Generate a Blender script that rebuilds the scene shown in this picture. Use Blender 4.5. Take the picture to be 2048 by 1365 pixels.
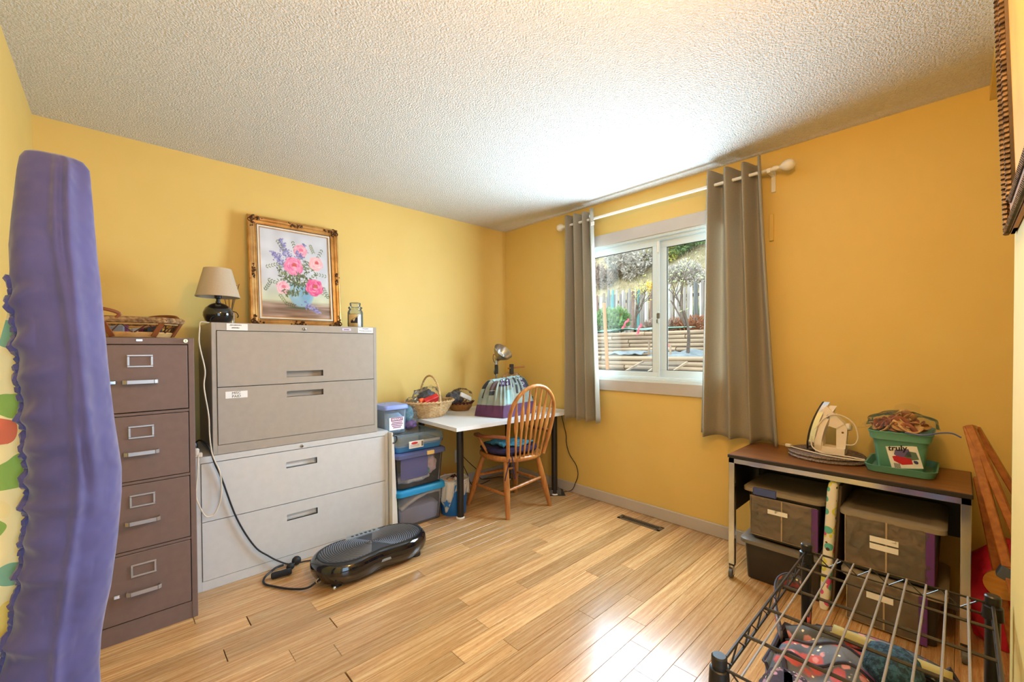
import bpy, bmesh, math, random
import numpy as np
from mathutils import Vector, Matrix, noise as mnoise
PI = math.pi
for o in list(bpy.data.objects):
    bpy.data.objects.remove(o)
S = bpy.context.scene
COL = S.collection

# ------------------------------------------------------------------ camera
cam_d = bpy.data.cameras.new('camera'); cam = bpy.data.objects.new('camera', cam_d); COL.objects.link(cam)
cam_d.sensor_fit = 'HORIZONTAL'; cam_d.sensor_width = 36.0
cam_d.lens = 844.0/2048*36.0
cam_d.shift_y = 27.914/2048
cam_d.clip_start = 0.02; cam_d.clip_end = 200
_r = Vector((0.72841164, -0.68511776, -0.00549074)); _u = Vector((0.01375711, 0.00661307, 0.9998835)); _f = Vector((0.68500163, 0.72840231, -0.01424228))
CAM = Vector((-2.90411356, -3.17767507, 1.25671796))
mw = Matrix.Identity(4)
for i in range(3):
    mw[i][0] = _r[i]; mw[i][1] = _u[i]; mw[i][2] = -_f[i]; mw[i][3] = CAM[i]
cam.matrix_world = mw
S.camera = cam

# ------------------------------------------------------------------ light and exposure
S.view_settings.view_transform = 'Standard'; S.view_settings.look = 'None'
S.view_settings.gamma = 1.0; S.view_settings.use_curve_mapping = False
S.view_settings.exposure = 0.2
try: S.cycles.transparent_max_bounces = 32
except Exception: pass
world = bpy.data.worlds.new('overcast_sky'); S.world = world; world.use_nodes = True
wn = world.node_tree; wn.nodes.clear()
wo = wn.nodes.new('ShaderNodeOutputWorld'); wb = wn.nodes.new('ShaderNodeBackground')
wb.inputs[0].default_value = (0.90, 0.95, 1.0, 1); wb.inputs[1].default_value = 3.5
wn.links.new(wb.outputs[0], wo.inputs[0])

def area(name, loc, target, sx, sy, power, color, spread=180):
    d = bpy.data.lights.new(name, 'AREA'); d.shape = 'RECTANGLE'; d.size = sx; d.size_y = sy
    d.energy = power; d.color = color; d.spread = math.radians(spread)
    o = bpy.data.objects.new(name, d); COL.objects.link(o); o.location = loc
    o.rotation_euler = (Vector(target)-Vector(loc)).to_track_quat('-Z', 'Y').to_euler()
    return o
# daylight arriving through the window, and a cool fill lamp added in the hall behind the photographer
win_light = area('window_daylight', (-0.019, -1.60, 1.55), (-1.0, -1.60, 1.55), 1.12, 1.0, 95, (0.58, 0.81, 1.0))
win_light.visible_camera = False
hall_fill = area('hall_fill', (-2.73, -3.75, 1.2), (-2.60, 0.0, 1.5), 0.9, 1.9, 23, (0.50, 0.75, 1.0))
sun_d = bpy.data.lights.new('hazy_sun', 'SUN'); sun_d.energy = 0.9; sun_d.angle = math.radians(20); sun_d.color = (1, .95, .86)
sun = bpy.data.objects.new('hazy_sun', sun_d); COL.objects.link(sun)
sun.rotation_euler = Vector((0.62, 0.25, -0.75)).to_track_quat('-Z', 'Y').to_euler()

# ------------------------------------------------------------------ materials
MATS = {}
def lin(c):
    return tuple(((v/255)/12.92 if v/255 <= .04045 else ((v/255+.055)/1.055)**2.4) for v in c)
def mat(name, col, rough=0.5, metal=0.0, col2=None, nscale=8.0, nstretch=(1, 1, 1), namount=1.0, bump=None, coat=0.0, spec=0.5,
        transmit=0.0, translucent=0.0, emission=None, detail=4.0, random_col=0.0, ramp=(0.35, 0.65), sheen=0.0):
    """col, col2 in sRGB 0..255"""
    m = bpy.data.materials.new(name); m.use_nodes = True; MATS[name] = m
    nt = m.node_tree; n = nt.nodes; L = nt.links
    b = n['Principled BSDF']; out = n['Material Output']
    c = lin(col)
    b.inputs['Base Color'].default_value = (*c, 1); b.inputs['Roughness'].default_value = rough; b.inputs['Metallic'].default_value = metal
    b.inputs['Coat Weight'].default_value = coat; b.inputs['Specular IOR Level'].default_value = spec
    b.inputs['Transmission Weight'].default_value = transmit; b.inputs['Sheen Weight'].default_value = sheen
    tc = None
    if col2 is not None or bump is not None:
        tc = n.new('ShaderNodeTexCoord'); mp = n.new('ShaderNodeMapping'); L.new(tc.outputs['Object'], mp.inputs[0])
        mp.inputs['Scale'].default_value = nstretch
        if random_col:
            oi = n.new('ShaderNodeObjectInfo'); mul = n.new('ShaderNodeMath'); mul.operation = 'MULTIPLY'; mul.inputs[1].default_value = 37.0
            cb = n.new('ShaderNodeCombineXYZ'); L.new(oi.outputs['Random'], mul.inputs[0]); L.new(mul.outputs[0], cb.inputs[0]); L.new(mul.outputs[0], cb.inputs[1])
            L.new(cb.outputs[0], mp.inputs['Location'])
    if col2 is not None:
        nz = n.new('ShaderNodeTexNoise'); nz.inputs['Scale'].default_value = nscale; nz.inputs['Detail'].default_value = detail
        L.new(mp.outputs[0], nz.inputs['Vector'])
        rp = n.new('ShaderNodeValToRGB'); rp.color_ramp.elements[0].position = ramp[0]; rp.color_ramp.elements[1].position = ramp[1]
        rp.color_ramp.elements[0].color = (*c, 1); c2 = lin(col2)
        rp.color_ramp.elements[1].color = (*[a+(d-a)*namount for a, d in zip(c, c2)], 1)
        L.new(nz.outputs['Fac'], rp.inputs[0]); src = rp.outputs[0]
        if random_col:
            hs = n.new('ShaderNodeHueSaturation'); mr = n.new('ShaderNodeMapRange')
            mr.inputs['To Min'].default_value = 1-random_col; mr.inputs['To Max'].default_value = 1+random_col
            L.new(oi.outputs['Random'], mr.inputs['Value']); L.new(mr.outputs[0], hs.inputs['Value']); L.new(src, hs.inputs['Color']); src = hs.outputs[0]
        L.new(src, b.inputs['Base Color'])
    if bump is not None:
        nb = n.new('ShaderNodeTexNoise'); nb.inputs['Scale'].default_value = bump[0]; nb.inputs['Detail'].default_value = 3
        L.new(mp.outputs[0], nb.inputs['Vector'])
        bp = n.new('ShaderNodeBump'); bp.inputs['Strength'].default_value = bump[1]; bp.inputs['Distance'].default_value = bump[2] if len(bump) > 2 else 0.002
        L.new(nb.outputs['Fac'], bp.inputs['Height']); L.new(bp.outputs[0], b.inputs['Normal'])
    if emission:
        b.inputs['Emission Color'].default_value = (*lin(emission[:3]), 1); b.inputs['Emission Strength'].default_value = emission[3]
    if translucent:
        tl = n.new('ShaderNodeBsdfTranslucent'); tl.inputs[0].default_value = (*c, 1); mx = n.new('ShaderNodeMixShader'); mx.inputs[0].default_value = translucent
        L.new(b.outputs[0], mx.inputs[1]); L.new(tl.outputs[0], mx.inputs[2]); L.new(mx.outputs[0], out.inputs['Surface'])
    return m
def clear(name, col, opacity=0.35, rough=0.12, bump=None, ior=1.35):
    """see-through plastic or glass: part transparent, part glossy/diffuse"""
    m = mat(name, col, rough, bump=bump)
    nt = m.node_tree; n = nt.nodes; L = nt.links
    tr = n.new('ShaderNodeBsdfTransparent'); tr.inputs[0].default_value = (*[0.6+0.4*v for v in lin(col)], 1)
    gl = n.new('ShaderNodeBsdfGlossy'); gl.inputs['Roughness'].default_value = rough; gl.inputs['Color'].default_value = (.95, .95, .95, 1)
    pb = n['Principled BSDF']
    if bump is not None: L.new(n['Bump'].outputs[0], gl.inputs['Normal'])
    mx = n.new('ShaderNodeMixShader'); L.new(tr.outputs[0], mx.inputs[1]); L.new(gl.outputs[0], mx.inputs[2])
    fr = n.new('ShaderNodeFresnel'); fr.inputs[0].default_value = ior; L.new(fr.outputs[0], mx.inputs[0])
    if bump is not None: L.new(n['Bump'].outputs[0], fr.inputs['Normal'])
    m2 = n.new('ShaderNodeMixShader'); m2.inputs[0].default_value = opacity; L.new(mx.outputs[0], m2.inputs[1]); L.new(pb.outputs[0], m2.inputs[2])
    L.new(m2.outputs[0], n['Material Output'].inputs['Surface'])
    return m
def vcol_mat(name, rough=0.6, bump=None, coat=0):
    m = mat(name, (200, 200, 200), rough, bump=bump, coat=coat)
    a = m.node_tree.nodes.new('ShaderNodeVertexColor'); a.layer_name = 'paint'
    m.node_tree.links.new(a.outputs['Color'], m.node_tree.nodes['Principled BSDF'].inputs['Base Color'])
    return m

# ------------------------------------------------------------------ mesh builder (world coordinates)
class MB:
    def __init__(self): self.v = []; self.f = []; self.c = None
    def add(self, vs, fs):
        k = len(self.v); self.v += [tuple(map(float, p)) for p in vs]; self.f += [tuple(i+k for i in q) for q in fs]; return self
    def box(self, x0, x1, y0, y1, z0, z1, bev=0.0, rot=None, seg=1):
        x0, x1 = min(x0, x1), max(x0, x1); y0, y1 = min(y0, y1), max(y0, y1); z0, z1 = min(z0, z1), max(z0, z1)
        if bev <= 0:
            vs = [(x, y, z) for z in (z0, z1) for y in (y0, y1) for x in (x0, x1)]
            fs = [(0, 2, 3, 1), (4, 5, 7, 6), (0, 1, 5, 4), (2, 6, 7, 3), (0, 4, 6, 2), (1, 3, 7, 5)]
        else:
            bm = bmesh.new(); bmesh.ops.create_cube(bm, size=1)
            for v in bm.verts: v.co = ((x0+x1)/2+v.co.x*(x1-x0), (y0+y1)/2+v.co.y*(y1-y0), (z0+z1)/2+v.co.z*(z1-z0))
            bmesh.ops.bevel(bm, geom=bm.edges[:], offset=bev, segments=seg, affect='EDGES', profile=0.5)
            bm.verts.index_update(); vs = [tuple(v.co) for v in bm.verts]; fs = [tuple(v.index for v in f.verts) for f in bm.faces]; bm.free()
        if rot is not None: vs = [tuple(rot @ Vector(p)) for p in vs]
        return self.add(vs, fs)
    def obox(self, c, ax, ay, az, bev=0.0, seg=1):
        """oriented box: centre c, half axis vectors"""
        c, ax, ay, az = Vector(c), Vector(ax), Vector(ay), Vector(az)
        t = MB().box(-ax.length, ax.length, -ay.length, ay.length, -az.length, az.length, bev, seg=seg)
        X, Y, Z = ax.normalized(), ay.normalized(), az.normalized()
        return self.add([tuple(c+X*p[0]+Y*p[1]+Z*p[2]) for p in t.v], t.f)
    def beam(self, p, q, w, h, up=(0, 0, 1), bev=0.0):
        p, q, up = Vector(p), Vector(q), Vector(up); d = (q-p); az = d/2; X = d.cross(up)
        if X.length < 1e-6: X = d.cross(Vector((1, 0, 0)))
        X = X.normalized()*w/2; Y = X.cross(d).normalized()*h/2
        return self.obox((p+q)/2, X, Y, az, bev)
    def tube(self, pts, r, n=8, smooth=0, close=False, cap=True, rfun=None):
        P = [Vector(p) for p in pts]
        if smooth and len(P) > 2:
            Q = []; N = len(P)
            for i in range(N if close else N-1):
                p0 = P[i-1] if (i > 0 or close) else P[0]*2-P[1]; p1 = P[i]; p2 = P[(i+1) % N]
                p3 = P[(i+2) % N] if (i+2 < N or close) else P[-1]*2-P[-2]
                for k in range(smooth):
                    t = k/smooth; Q.append(.5*((2*p1)+(p2-p0)*t+(2*p0-5*p1+4*p2-p3)*t*t+(3*p1-p0-3*p2+p3)*t**3))
            if not close: Q.append(P[-1])
            P = Q
        N = len(P); vs = []; fs = []
        T = []
        for i in range(N):
            a = P[(i-1) % N] if (i > 0 or close) else P[i]; b = P[(i+1) % N] if (i < N-1 or close) else P[i]
            d = (b-a); T.append(d.normalized() if d.length > 1e-9 else Vector((0, 0, 1)))
        up = Vector((0, 0, 1)) if abs(T[0].z) < .9 else Vector((1, 0, 0))
        X = T[0].cross(up).normalized()
        for i in range(N):
            X = (X-T[i]*X.dot(T[i]))
            X = X.normalized() if X.length > 1e-6 else T[i].orthogonal().normalized()
            Y = T[i].cross(X); rr = r if rfun is None else rfun(i/(N-1))
            for k in range(n):
                a = 2*PI*k/n; vs.append(tuple(P[i]+X*math.cos(a)*rr+Y*math.sin(a)*rr))
        M = N if close else N-1
        for i in range(M):
            j = (i+1) % N
            for k in range(n): fs.append((i*n+k, i*n+(k+1) % n, j*n+(k+1) % n, j*n+k))
        if cap and not close: fs.append(tuple(range(n))[::-1]); fs.append(tuple((N-1)*n+k for k in range(n)))
        return self.add(vs, fs)
    def cyl(self, p, q, r, n=12, r2=None):
        r2 = r if r2 is None else r2
        return self.tube([p, q], r, n, rfun=lambda t: r+(r2-r)*t)
    def lathe(self, prof, c, n=24, axis=(0, 0, 1), sx=1.0, sy=1.0, closed=False):
        """prof: list of (radius, height) along axis"""
        A = Vector(axis).normalized(); X = A.orthogonal().normalized() if abs(A.z) < .999 else Vector((1, 0, 0)); Y = A.cross(X); c = Vector(c)
        vs = []; fs = []
        for r, h in prof:
            for k in range(n):
                a = 2*PI*k/n; vs.append(tuple(c+A*h+X*math.cos(a)*r*sx+Y*math.sin(a)*r*sy))
        m = len(prof)
        for i in range(m-1):
            for k in range(n): fs.append((i*n+k, i*n+(k+1) % n, (i+1)*n+(k+1) % n, (i+1)*n+k))
        if closed:
            for k in range(n): fs.append(((m-1)*n+k, (m-1)*n+(k+1) % n, (k+1) % n, k))
        else:
            if prof[0][0] > 1e-6: fs.append(tuple(range(n))[::-1])
            if prof[-1][0] > 1e-6: fs.append(tuple((m-1)*n+k for k in range(n)))
        return self.add(vs, fs)
    def sphere(self, c, r, n=16, sx=1, sy=1, sz=1):
        prof = [(math.sin(PI*i/(n//2))*r, -math.cos(PI*i/(n//2))*r*sz) for i in range(n//2+1)]
        prof[0] = (1e-5, -r*sz); prof[-1] = (1e-5, r*sz)
        return self.lathe(prof, c, n, sx=sx, sy=sy)
    def loft(self, rings, cap0=True, cap1=True):
        n = len(rings[0]); vs = [p for r in rings for p in r]; fs = []
        for i in range(len(rings)-1):
            for k in range(n): fs.append((i*n+k, i*n+(k+1) % n, (i+1)*n+(k+1) % n, (i+1)*n+k))
        if cap0: fs.append(tuple(range(n))[::-1])
        if cap1: fs.append(tuple((len(rings)-1)*n+k for k in range(n)))
        return self.add(vs, fs)
    def prism(self, poly, axis, a, b):
        """extrude 2D polygon along axis: 'x': (y,z) 'y': (x,z) 'z': (x,y)"""
        def P(p, t): return {'x': (t, p[0], p[1]), 'y': (p[0], t, p[1]), 'z': (p[0], p[1], t)}[axis]
        return self.loft([[P(p, a) for p in poly], [P(p, b) for p in poly]])
    def grid(self, fn, nu, nv, closeu=False):
        vs = [tuple(fn(i/(nu if closeu else nu-1), j/(nv-1))) for j in range(nv) for i in range(nu)]; fs = []
        for j in range(nv-1):
            for i in range(nu if closeu else nu-1): fs.append((j*nu+i, j*nu+(i+1) % nu, (j+1)*nu+(i+1) % nu, (j+1)*nu+i))
        return self.add(vs, fs)
    def xf(self, M):
        self.v = [tuple(M @ Vector(p)) for p in self.v]; return self
    def build(self, name, m, parent=None, smooth=False, angle=40, label=None, solid=0.0, kind=None):
        me = bpy.data.meshes.new(name); off = wloc(parent)
        me.from_pydata([(p[0]-off[0], p[1]-off[1], p[2]-off[2]) for p in self.v], [], self.f)
        bm = bmesh.new(); bm.from_mesh(me); bmesh.ops.recalc_face_normals(bm, faces=bm.faces[:]); bm.to_mesh(me); bm.free()
        me.materials.append(MATS[m] if isinstance(m, str) else m)
        if smooth:
            me.shade_smooth()
            try: me.set_sharp_from_angle(angle=math.radians(angle))
            except Exception: pass
        if self.c is not None:
            ca = me.color_attributes.new('paint', 'FLOAT_COLOR', 'POINT'); ca.data.foreach_set('color', np.asarray(self.c, dtype=np.float32).ravel())
        o = bpy.data.objects.new(name, me); COL.objects.link(o)
        if parent is not None: o.parent = parent
        if label: o['label'] = label
        if kind: o['kind'] = kind
        if solid:
            md = o.modifiers.new('thickness', 'SOLIDIFY'); md.thickness = solid; md.offset = 0
        return o
def wloc(o):
    t = Vector((0, 0, 0))
    while o is not None: t += o.location; o = o.parent
    return t
def tag(o, label, cat, group=None):
    o['label'] = label; o['category'] = cat
    if group: o['group'] = group
    return o
def thing(name, label, cat, loc=(0, 0, 0), group=None):
    o = bpy.data.objects.new(name, None); COL.objects.link(o); o.location = loc; o.empty_display_size = .05
    return tag(o, label, cat, group)
def struct(name, mb, m, parent=None, **k):
    o = mb.build(name, m, parent, **k)
    if parent is None: o['kind'] = 'structure'
    return o
def rr(hx, hy, r, n=5, cx=0, cy=0, z=0, ang=0):
    """rounded rectangle ring"""
    pts = []
    for q, (sx, sy) in enumerate(((1, 1), (-1, 1), (-1, -1), (1, -1))):
        for k in range(n+1):
            a = q*PI/2+PI/2*k/n
            x = sx*(hx-r)+r*math.cos(a); y = sy*(hy-r)+r*math.sin(a)
            pts.append((cx+x*math.cos(ang)-y*math.sin(ang), cy+x*math.sin(ang)+y*math.cos(ang), z))
    return pts
def rloft(mb, levels, cx, cy, ang=0, n=5, cap0=True, cap1=True):
    """levels: (z, hx, hy, r)"""
    return mb.loft([rr(hx, hy, r, n, cx, cy, z, ang) for z, hx, hy, r in levels], cap0, cap1)
def text(name, s, size, o, xd, yd, m, parent, align='CENTER', depth=0.0006, bold=0.0):
    cu = bpy.data.curves.new(name, 'FONT'); cu.body = s; cu.size = size; cu.align_x = align; cu.align_y = 'CENTER'; cu.offset = bold; cu.resolution_u = 3
    t = bpy.data.objects.new(name, cu); COL.objects.link(t)
    bpy.context.view_layer.update()
    me = bpy.data.meshes.new_from_object(t.evaluated_get(bpy.context.evaluated_depsgraph_get()))
    bpy.data.objects.remove(t); bpy.data.curves.remove(cu)
    xd, yd, o = Vector(xd).normalized(), Vector(yd).normalized(), Vector(o); zd = xd.cross(yd)
    mb = MB(); mb.add([o+xd*v.co.x+yd*v.co.y+zd*depth for v in me.vertices], [tuple(p.vertices) for p in me.polygons])
    bpy.data.meshes.remove(me)
    return mb.build(name, m, parent)
def fbm(x, y=0, z=0, s=1.0): return mnoise.noise(Vector((x*s, y*s, z*s)))
def copy_tree(o, parent=None, loc=None):
    c = o.copy(); COL.objects.link(c); c.parent = parent
    if loc is not None: c.location = loc
    for ch in o.children: copy_tree(ch, c)
    return c

# ------------------------------------------------------------------ shared materials
mat('wall_paint', (224, 194, 113), 0.62, col2=(221, 190, 108), nscale=3, bump=(260, .12, .0006))
mat('ceiling_popcorn', (238, 234, 227), 0.9, col2=(231, 226, 217), nscale=60, bump=(125, .9, .018))
mat('trim_white', (192, 187, 184), 0.4, col2=(187, 181, 178), nscale=5)
mat('vinyl_white', (214, 228, 236), 0.28)
mat('black_gasket', (30, 32, 36), 0.5)
clear('window_glass', (235, 245, 245), 0.0, 0.0)
mat('subfloor', (60, 40, 24), 0.9)
mat('white_plastic', (233, 229, 222), 0.35)
mat('black_plastic', (24, 24, 27), 0.38)
mat('black_rubber', (22, 22, 24), 0.6)
mat('chrome', (214, 216, 220), 0.14, 1.0)
mat('steel', (150, 148, 145), 0.3, 1.0)
mat('brass', (200, 184, 140), 0.25, 1.0)
mat('paper_white', (240, 240, 240), 0.7)
mat('ink_black', (24, 24, 30), 0.7)
mat('slot_shade', (18, 15, 13), 0.9)  # near-black colour in place of shade inside gaps and holes

# bamboo planks: colour varies from plank to plank and along the fibre
def plank_material():
    m = bpy.data.materials.new('bamboo_plank'); m.use_nodes = True; MATS['bamboo_plank'] = m
    nt = m.node_tree; n = nt.nodes; L = nt.links; b = n['Principled BSDF']
    tc = n.new('ShaderNodeTexCoord'); oi = n.new('ShaderNodeObjectInfo')
    mul = n.new('ShaderNodeMath'); mul.operation = 'MULTIPLY'; mul.inputs[1].default_value = 91.0; L.new(oi.outputs['Random'], mul.inputs[0])
    cb = n.new('ShaderNodeCombineXYZ'); [L.new(mul.outputs[0], cb.inputs[i]) for i in range(3)]
    def noise(sc, scale, detail=3):
        mp = n.new('ShaderNodeMapping'); mp.inputs['Scale'].default_value = sc; L.new(tc.outputs['Object'], mp.inputs[0]); L.new(cb.outputs[0], mp.inputs['Location'])
        z = n.new('ShaderNodeTexNoise'); z.inputs['Scale'].default_value = scale; z.inputs['Detail'].default_value = detail; L.new(mp.outputs[0], z.inputs['Vector']); return z
    g1 = noise((1.0, 34, 1), 3.0, 3); g2 = noise((5, 190, 1), 4.0, 2); g3 = noise((9, 60, 1), 5.0, 2)
    rp = n.new('ShaderNodeValToRGB'); e = rp.color_ramp.elements
    e[0].position = .25; e[0].color = (*lin((176, 128, 78)), 1); e[1].position = .72; e[1].color = (*lin((220, 186, 136)), 1)
    x = e.new(.5); x.color = (*lin((200, 156, 104)), 1)
    L.new(g1.outputs['Fac'], rp.inputs[0])
    # plank-to-plank shift
    wv = n.new('ShaderNodeTexWhiteNoise'); wv.noise_dimensions = '1D'; L.new(mul.outputs[0], wv.inputs['W'])
    hs = n.new('ShaderNodeHueSaturation'); mr = n.new('ShaderNodeMapRange'); mr.inputs['To Min'].default_value = .75; mr.inputs['To Max'].default_value = 1.18
    L.new(wv.outputs['Value'], mr.inputs['Value']); L.new(mr.outputs[0], hs.inputs['Value']); L.new(rp.outputs[0], hs.inputs['Color'])
    mx = n.new('ShaderNodeMix'); mx.data_type = 'RGBA'; mx.blend_type = 'MULTIPLY'; mx.inputs[0].default_value = .45
    r2 = n.new('ShaderNodeValToRGB'); r2.color_ramp.elements[0].position = .35; r2.color_ramp.elements[0].color = (.62, .5, .38, 1); r2.color_ramp.elements[1].position = .55; r2.color_ramp.elements[1].color = (1, 1, 1, 1)
    L.new(g2.outputs['Fac'], r2.inputs[0]); L.new(hs.outputs[0], mx.inputs[6]); L.new(r2.outputs[0], mx.inputs[7])
    m2 = n.new('ShaderNodeMix'); m2.data_type = 'RGBA'; m2.blend_type = 'MULTIPLY'; m2.inputs[0].default_value = .4
    r3 = n.new('ShaderNodeValToRGB'); r3.color_ramp.elements[0].position = .28; r3.color_ramp.elements[0].color = (.5, .36, .24, 1); r3.color_ramp.elements[1].position = .4; r3.color_ramp.elements[1].color = (1, 1, 1, 1)
    L.new(g3.outputs['Fac'], r3.inputs[0]); L.new(mx.outputs[2], m2.inputs[6]); L.new(r3.outputs[0], m2.inputs[7])
    L.new(m2.outputs[2], b.inputs['Base Color'])
    b.inputs['Roughness'].default_value = .26; b.inputs['Coat Weight'].default_value = .5; b.inputs['Coat Roughness'].default_value = .17
    bp = n.new('ShaderNodeBump'); bp.inputs['Strength'].default_value = .08; bp.inputs['Distance'].default_value = .001; L.new(g2.outputs['Fac'], bp.inputs['Height']); L.new(bp.outputs[0], b.inputs['Normal'])
plank_material()

# ------------------------------------------------------------------ room shell
XL, YF, H = -3.19, -3.260, 2.44          # left wall face, front wall face, ceiling height
YC = -3.95                               # closet back
floor = struct('floor', MB().box(XL-.3, 0.02, -4.5, 0.02, -.06, -.012), 'subfloor')
rows = 45; pitch = .0957; rng = random.Random(5)
known = {9: -2.467, 11: -2.588, 12: -2.187, 13: -.87, 14: -2.244, 15: -1.66, 17: -1.697, 19: -1.698, 20: -1.30, 21: -1.017, 23: -1.305, 25: -1.306, 7: -2.655}
plank_meshes = {}
def plank_mesh(L):
    if L not in plank_meshes:
        mb = MB().box(0, L-.0012, -pitch+.0012, 0, -.012, 0, bev=.0007)
        ob = mb.build('plank', 'bamboo_plank'); plank_meshes[L] = ob.data; bpy.data.objects.remove(ob)
    return plank_meshes[L]
for k in range(rows):
    y = -.011-pitch*k
    xs = XL-.1; jn = known.get(k, rng.uniform(-2.6, -.7))
    cuts = [jn]
    while cuts[0] > xs: cuts.insert(0, cuts[0]-rng.choice((.92, 1.22, 1.52)))
    while cuts[-1] < 0: cuts.append(cuts[-1]+rng.choice((.92, 1.22, 1.52)))
    for a, b in zip(cuts[:-1], cuts[1:]):
        a2, b2 = max(a, xs), min(b, .01)
        if b2-a2 < .03 or (y < YC and b2 > -1.9): continue
        pass
        L = round(b2-a2, 2)
        o = bpy.data.objects.new('plank', plank_mesh(L)); COL.objects.link(o); o.parent = floor; o.location = (a2, y, 0)
# ceiling
struct('ceiling', MB().box(XL-.3, .14, -4.5, .12, H, H+.08), 'ceiling_popcorn')
# walls
struct('wall_back', MB().box(XL-.1, .14, 0, .12, -.05, H), 'wall_paint')
mb = MB().box(XL-.1, XL, YF, .0, -.05, H)
struct('wall_left', mb, 'wall_paint')
WY0, WY1, WZ0, WZ1 = -2.20, -1.00, 1.0, 2.085     # window opening
mb = MB().box(0, .14, WY1, 0, -.05, H).box(0, .14, YC-.1, WY0, -.05, H).box(0, .14, WY0, WY1, -.05, WZ0).box(0, .14, WY0, WY1, WZ1, H)
struct('wall_right', mb, 'wall_paint')
XJ = -1.41                                         # closet jamb
mb = MB().box(XL-.1, -3.13, YF-.1, YF, -.05, H).box(-2.31, XJ, YF-.1, YF, -.05, H).box(-3.13, -2.31, YF-.1, YF, 2.05, H).box(XJ, 0, YF-.1, YF, 2.37, H)
struct('wall_front', mb, 'wall_paint')
struct('wall_closet', MB().box(XJ-.4, 0, YC-.1, YC, -.05, H).box(XJ-.4, XJ-.3, YC, YF-.1, -.05, H), 'wall_paint')
struct('wall_hall', MB().box(-3.4, -3.3, -4.4, YF-.1, -.05, H).box(-3.4, -2.0, -4.5, -4.4, -.05, H).box(-2.1, -2.0, -4.4, YF-.1, -.05, H), 'trim_white')
# baseboards
struct('baseboard_right', MB().box(-.014, 0, -3.26, -.014, 0, .085, .003), 'trim_white')
struct('baseboard_back', MB().box(XL, 0, -.014, 0, 0, .085, .003), 'trim_white')
struct('baseboard_left', MB().box(XL, XL+.014, -2.25, -.014, 0, .085, .003), 'trim_white')

# ------------------------------------------------------------------ window
win = struct('window_1', MB().box(-.016, .0, WY0-.09, WY1+.09, WZ1+.004, 2.178, .002).box(-.016, 0, WY0-.09, WY1+.09, .919, WZ0+.004, .002)
             .box(-.016, 0, WY0-.09, WY0-.002, WZ0+.004, WZ1+.004, .002).box(-.016, 0, WY1+.002, WY1+.09, WZ0+.004, WZ1+.004, .002), 'trim_white')
win['label'] = 'white casing around the sliding window'
fr = MB()
t = .03
fr.box(-.004, .12, WY0, WY1, WZ1-.012, WZ1+.004).box(-.004, .12, WY0, WY1, WZ0-.002, WZ0+.022).box(-.004, .12, WY0, WY0+.012, WZ0, WZ1).box(-.004, .12, WY1-.012, WY1, WZ0, WZ1)
fr.box(.028, .1, WY0+.012, WY1-.012, WZ1-.03, WZ1-.012, .002).box(.028, .1, WY0+.012, WY1-.012, WZ0+.022, WZ0+.04, .002)
fr.build('frame', 'vinyl_white', win)
def sash(y0, y1, x0, x1, w, name):
    z0, z1 = WZ0+.036, WZ1-.026
    s = MB().box(x0, x1, y0, y1, z1-w, z1, .003).box(x0, x1, y0, y1, z0, z0+w, .003).box(x0, x1, y0, y0+w, z0+w, z1-w, .003).box(x0, x1, y1-w, y1, z0+w, z1-w, .003).build(name, 'vinyl_white', win)
    g = .004
    MB().box(x0+.006, x0+.012, y0+w-.002, y0+w+g, z0+w, z1-w).box(x0+.006, x0+.012, y1-w-g, y1-w+.002, z0+w, z1-w).box(x0+.006, x0+.012, y0+w, y1-w, z0+w-.002, z0+w+g).box(x0+.006, x0+.012, y0+w, y1-w, z1-w-g, z1-w+.002).build('gasket', 'black_gasket', s)
    MB().box(x0+.012, x0+.018, y0+w-.004, y1-w+.004, z0+w-.004, z1-w+.004).build('pane', 'window_glass', s)
    return s
sl = sash(-1.633, WY1-.014, .034, .066, .042, 'sash')
sr = sash(WY0+.014, -1.630, .07, .1, .055, 'sash')
MB().box(.026, .036, -1.652, -1.634, WZ0+.04, WZ1-.03, .003).build('mullion', 'vinyl_white', win)
MB().box(.012, .028, -1.651, -1.637, 1.96, 2.045, .004).build('track_guide', 'white_plastic', win)
lt = MB().box(.012, .027, -1.652, -1.636, 1.44, 1.53, .004).build('latch', 'vinyl_white', win)
MB().box(.002, .014, -1.665, -1.64, 1.475, 1.515, .004).box(.004, .014, -1.648, -1.638, 1.44, 1.47, .003).build('latch_lever', 'steel', lt)

# ------------------------------------------------------------------ curtains and rod
mat('curtain_olive', (172, 164, 148), 0.85, col2=(158, 150, 134), nscale=300, bump=(700, .35, .0008), translucent=.22, sheen=.2)
rod = thing('curtain_rod', 'white metal curtain rod with ball finials above the window', 'curtain rod', (-.09, -1.62, 2.30))
MB().cyl((-.09, -2.42, 2.30), (-.09, -.88, 2.30), .0105, 12).build('rod', 'white_plastic', rod, True)
for ye, s in ((-2.42, -1), (-.88, 1)):
    MB().lathe([(.001, -.004), (.013, -.002), (.015, .006), (.013, .02), (.009, .03), (.012, .038), (.022, .05), (.029, .065), (.031, .078), (.027, .096), (.016, .107), (.001, .111)], (-.09, ye, 2.30), 20, axis=(0, s, 0)).build('finial', 'white_plastic', rod, True)
for yb in (-2.40, -.905):
    MB().box(-.1, -.012, yb-.009, yb+.009, 2.281, 2.29, .002).box(-.012, 0, yb-.012, yb+.012, 2.19, 2.33, .003).box(-.104, -.098, yb-.009, yb+.009, 2.281, 2.306).build('bracket', 'white_plastic', rod)
brk = tag(MB().box(-.018, 0, -2.402, -2.38, 1.9, 2.06, .002).build('mounting_strip', 'wall_paint'), 'yellow painted strip on the wall below the right rod bracket', 'strip')

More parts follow.
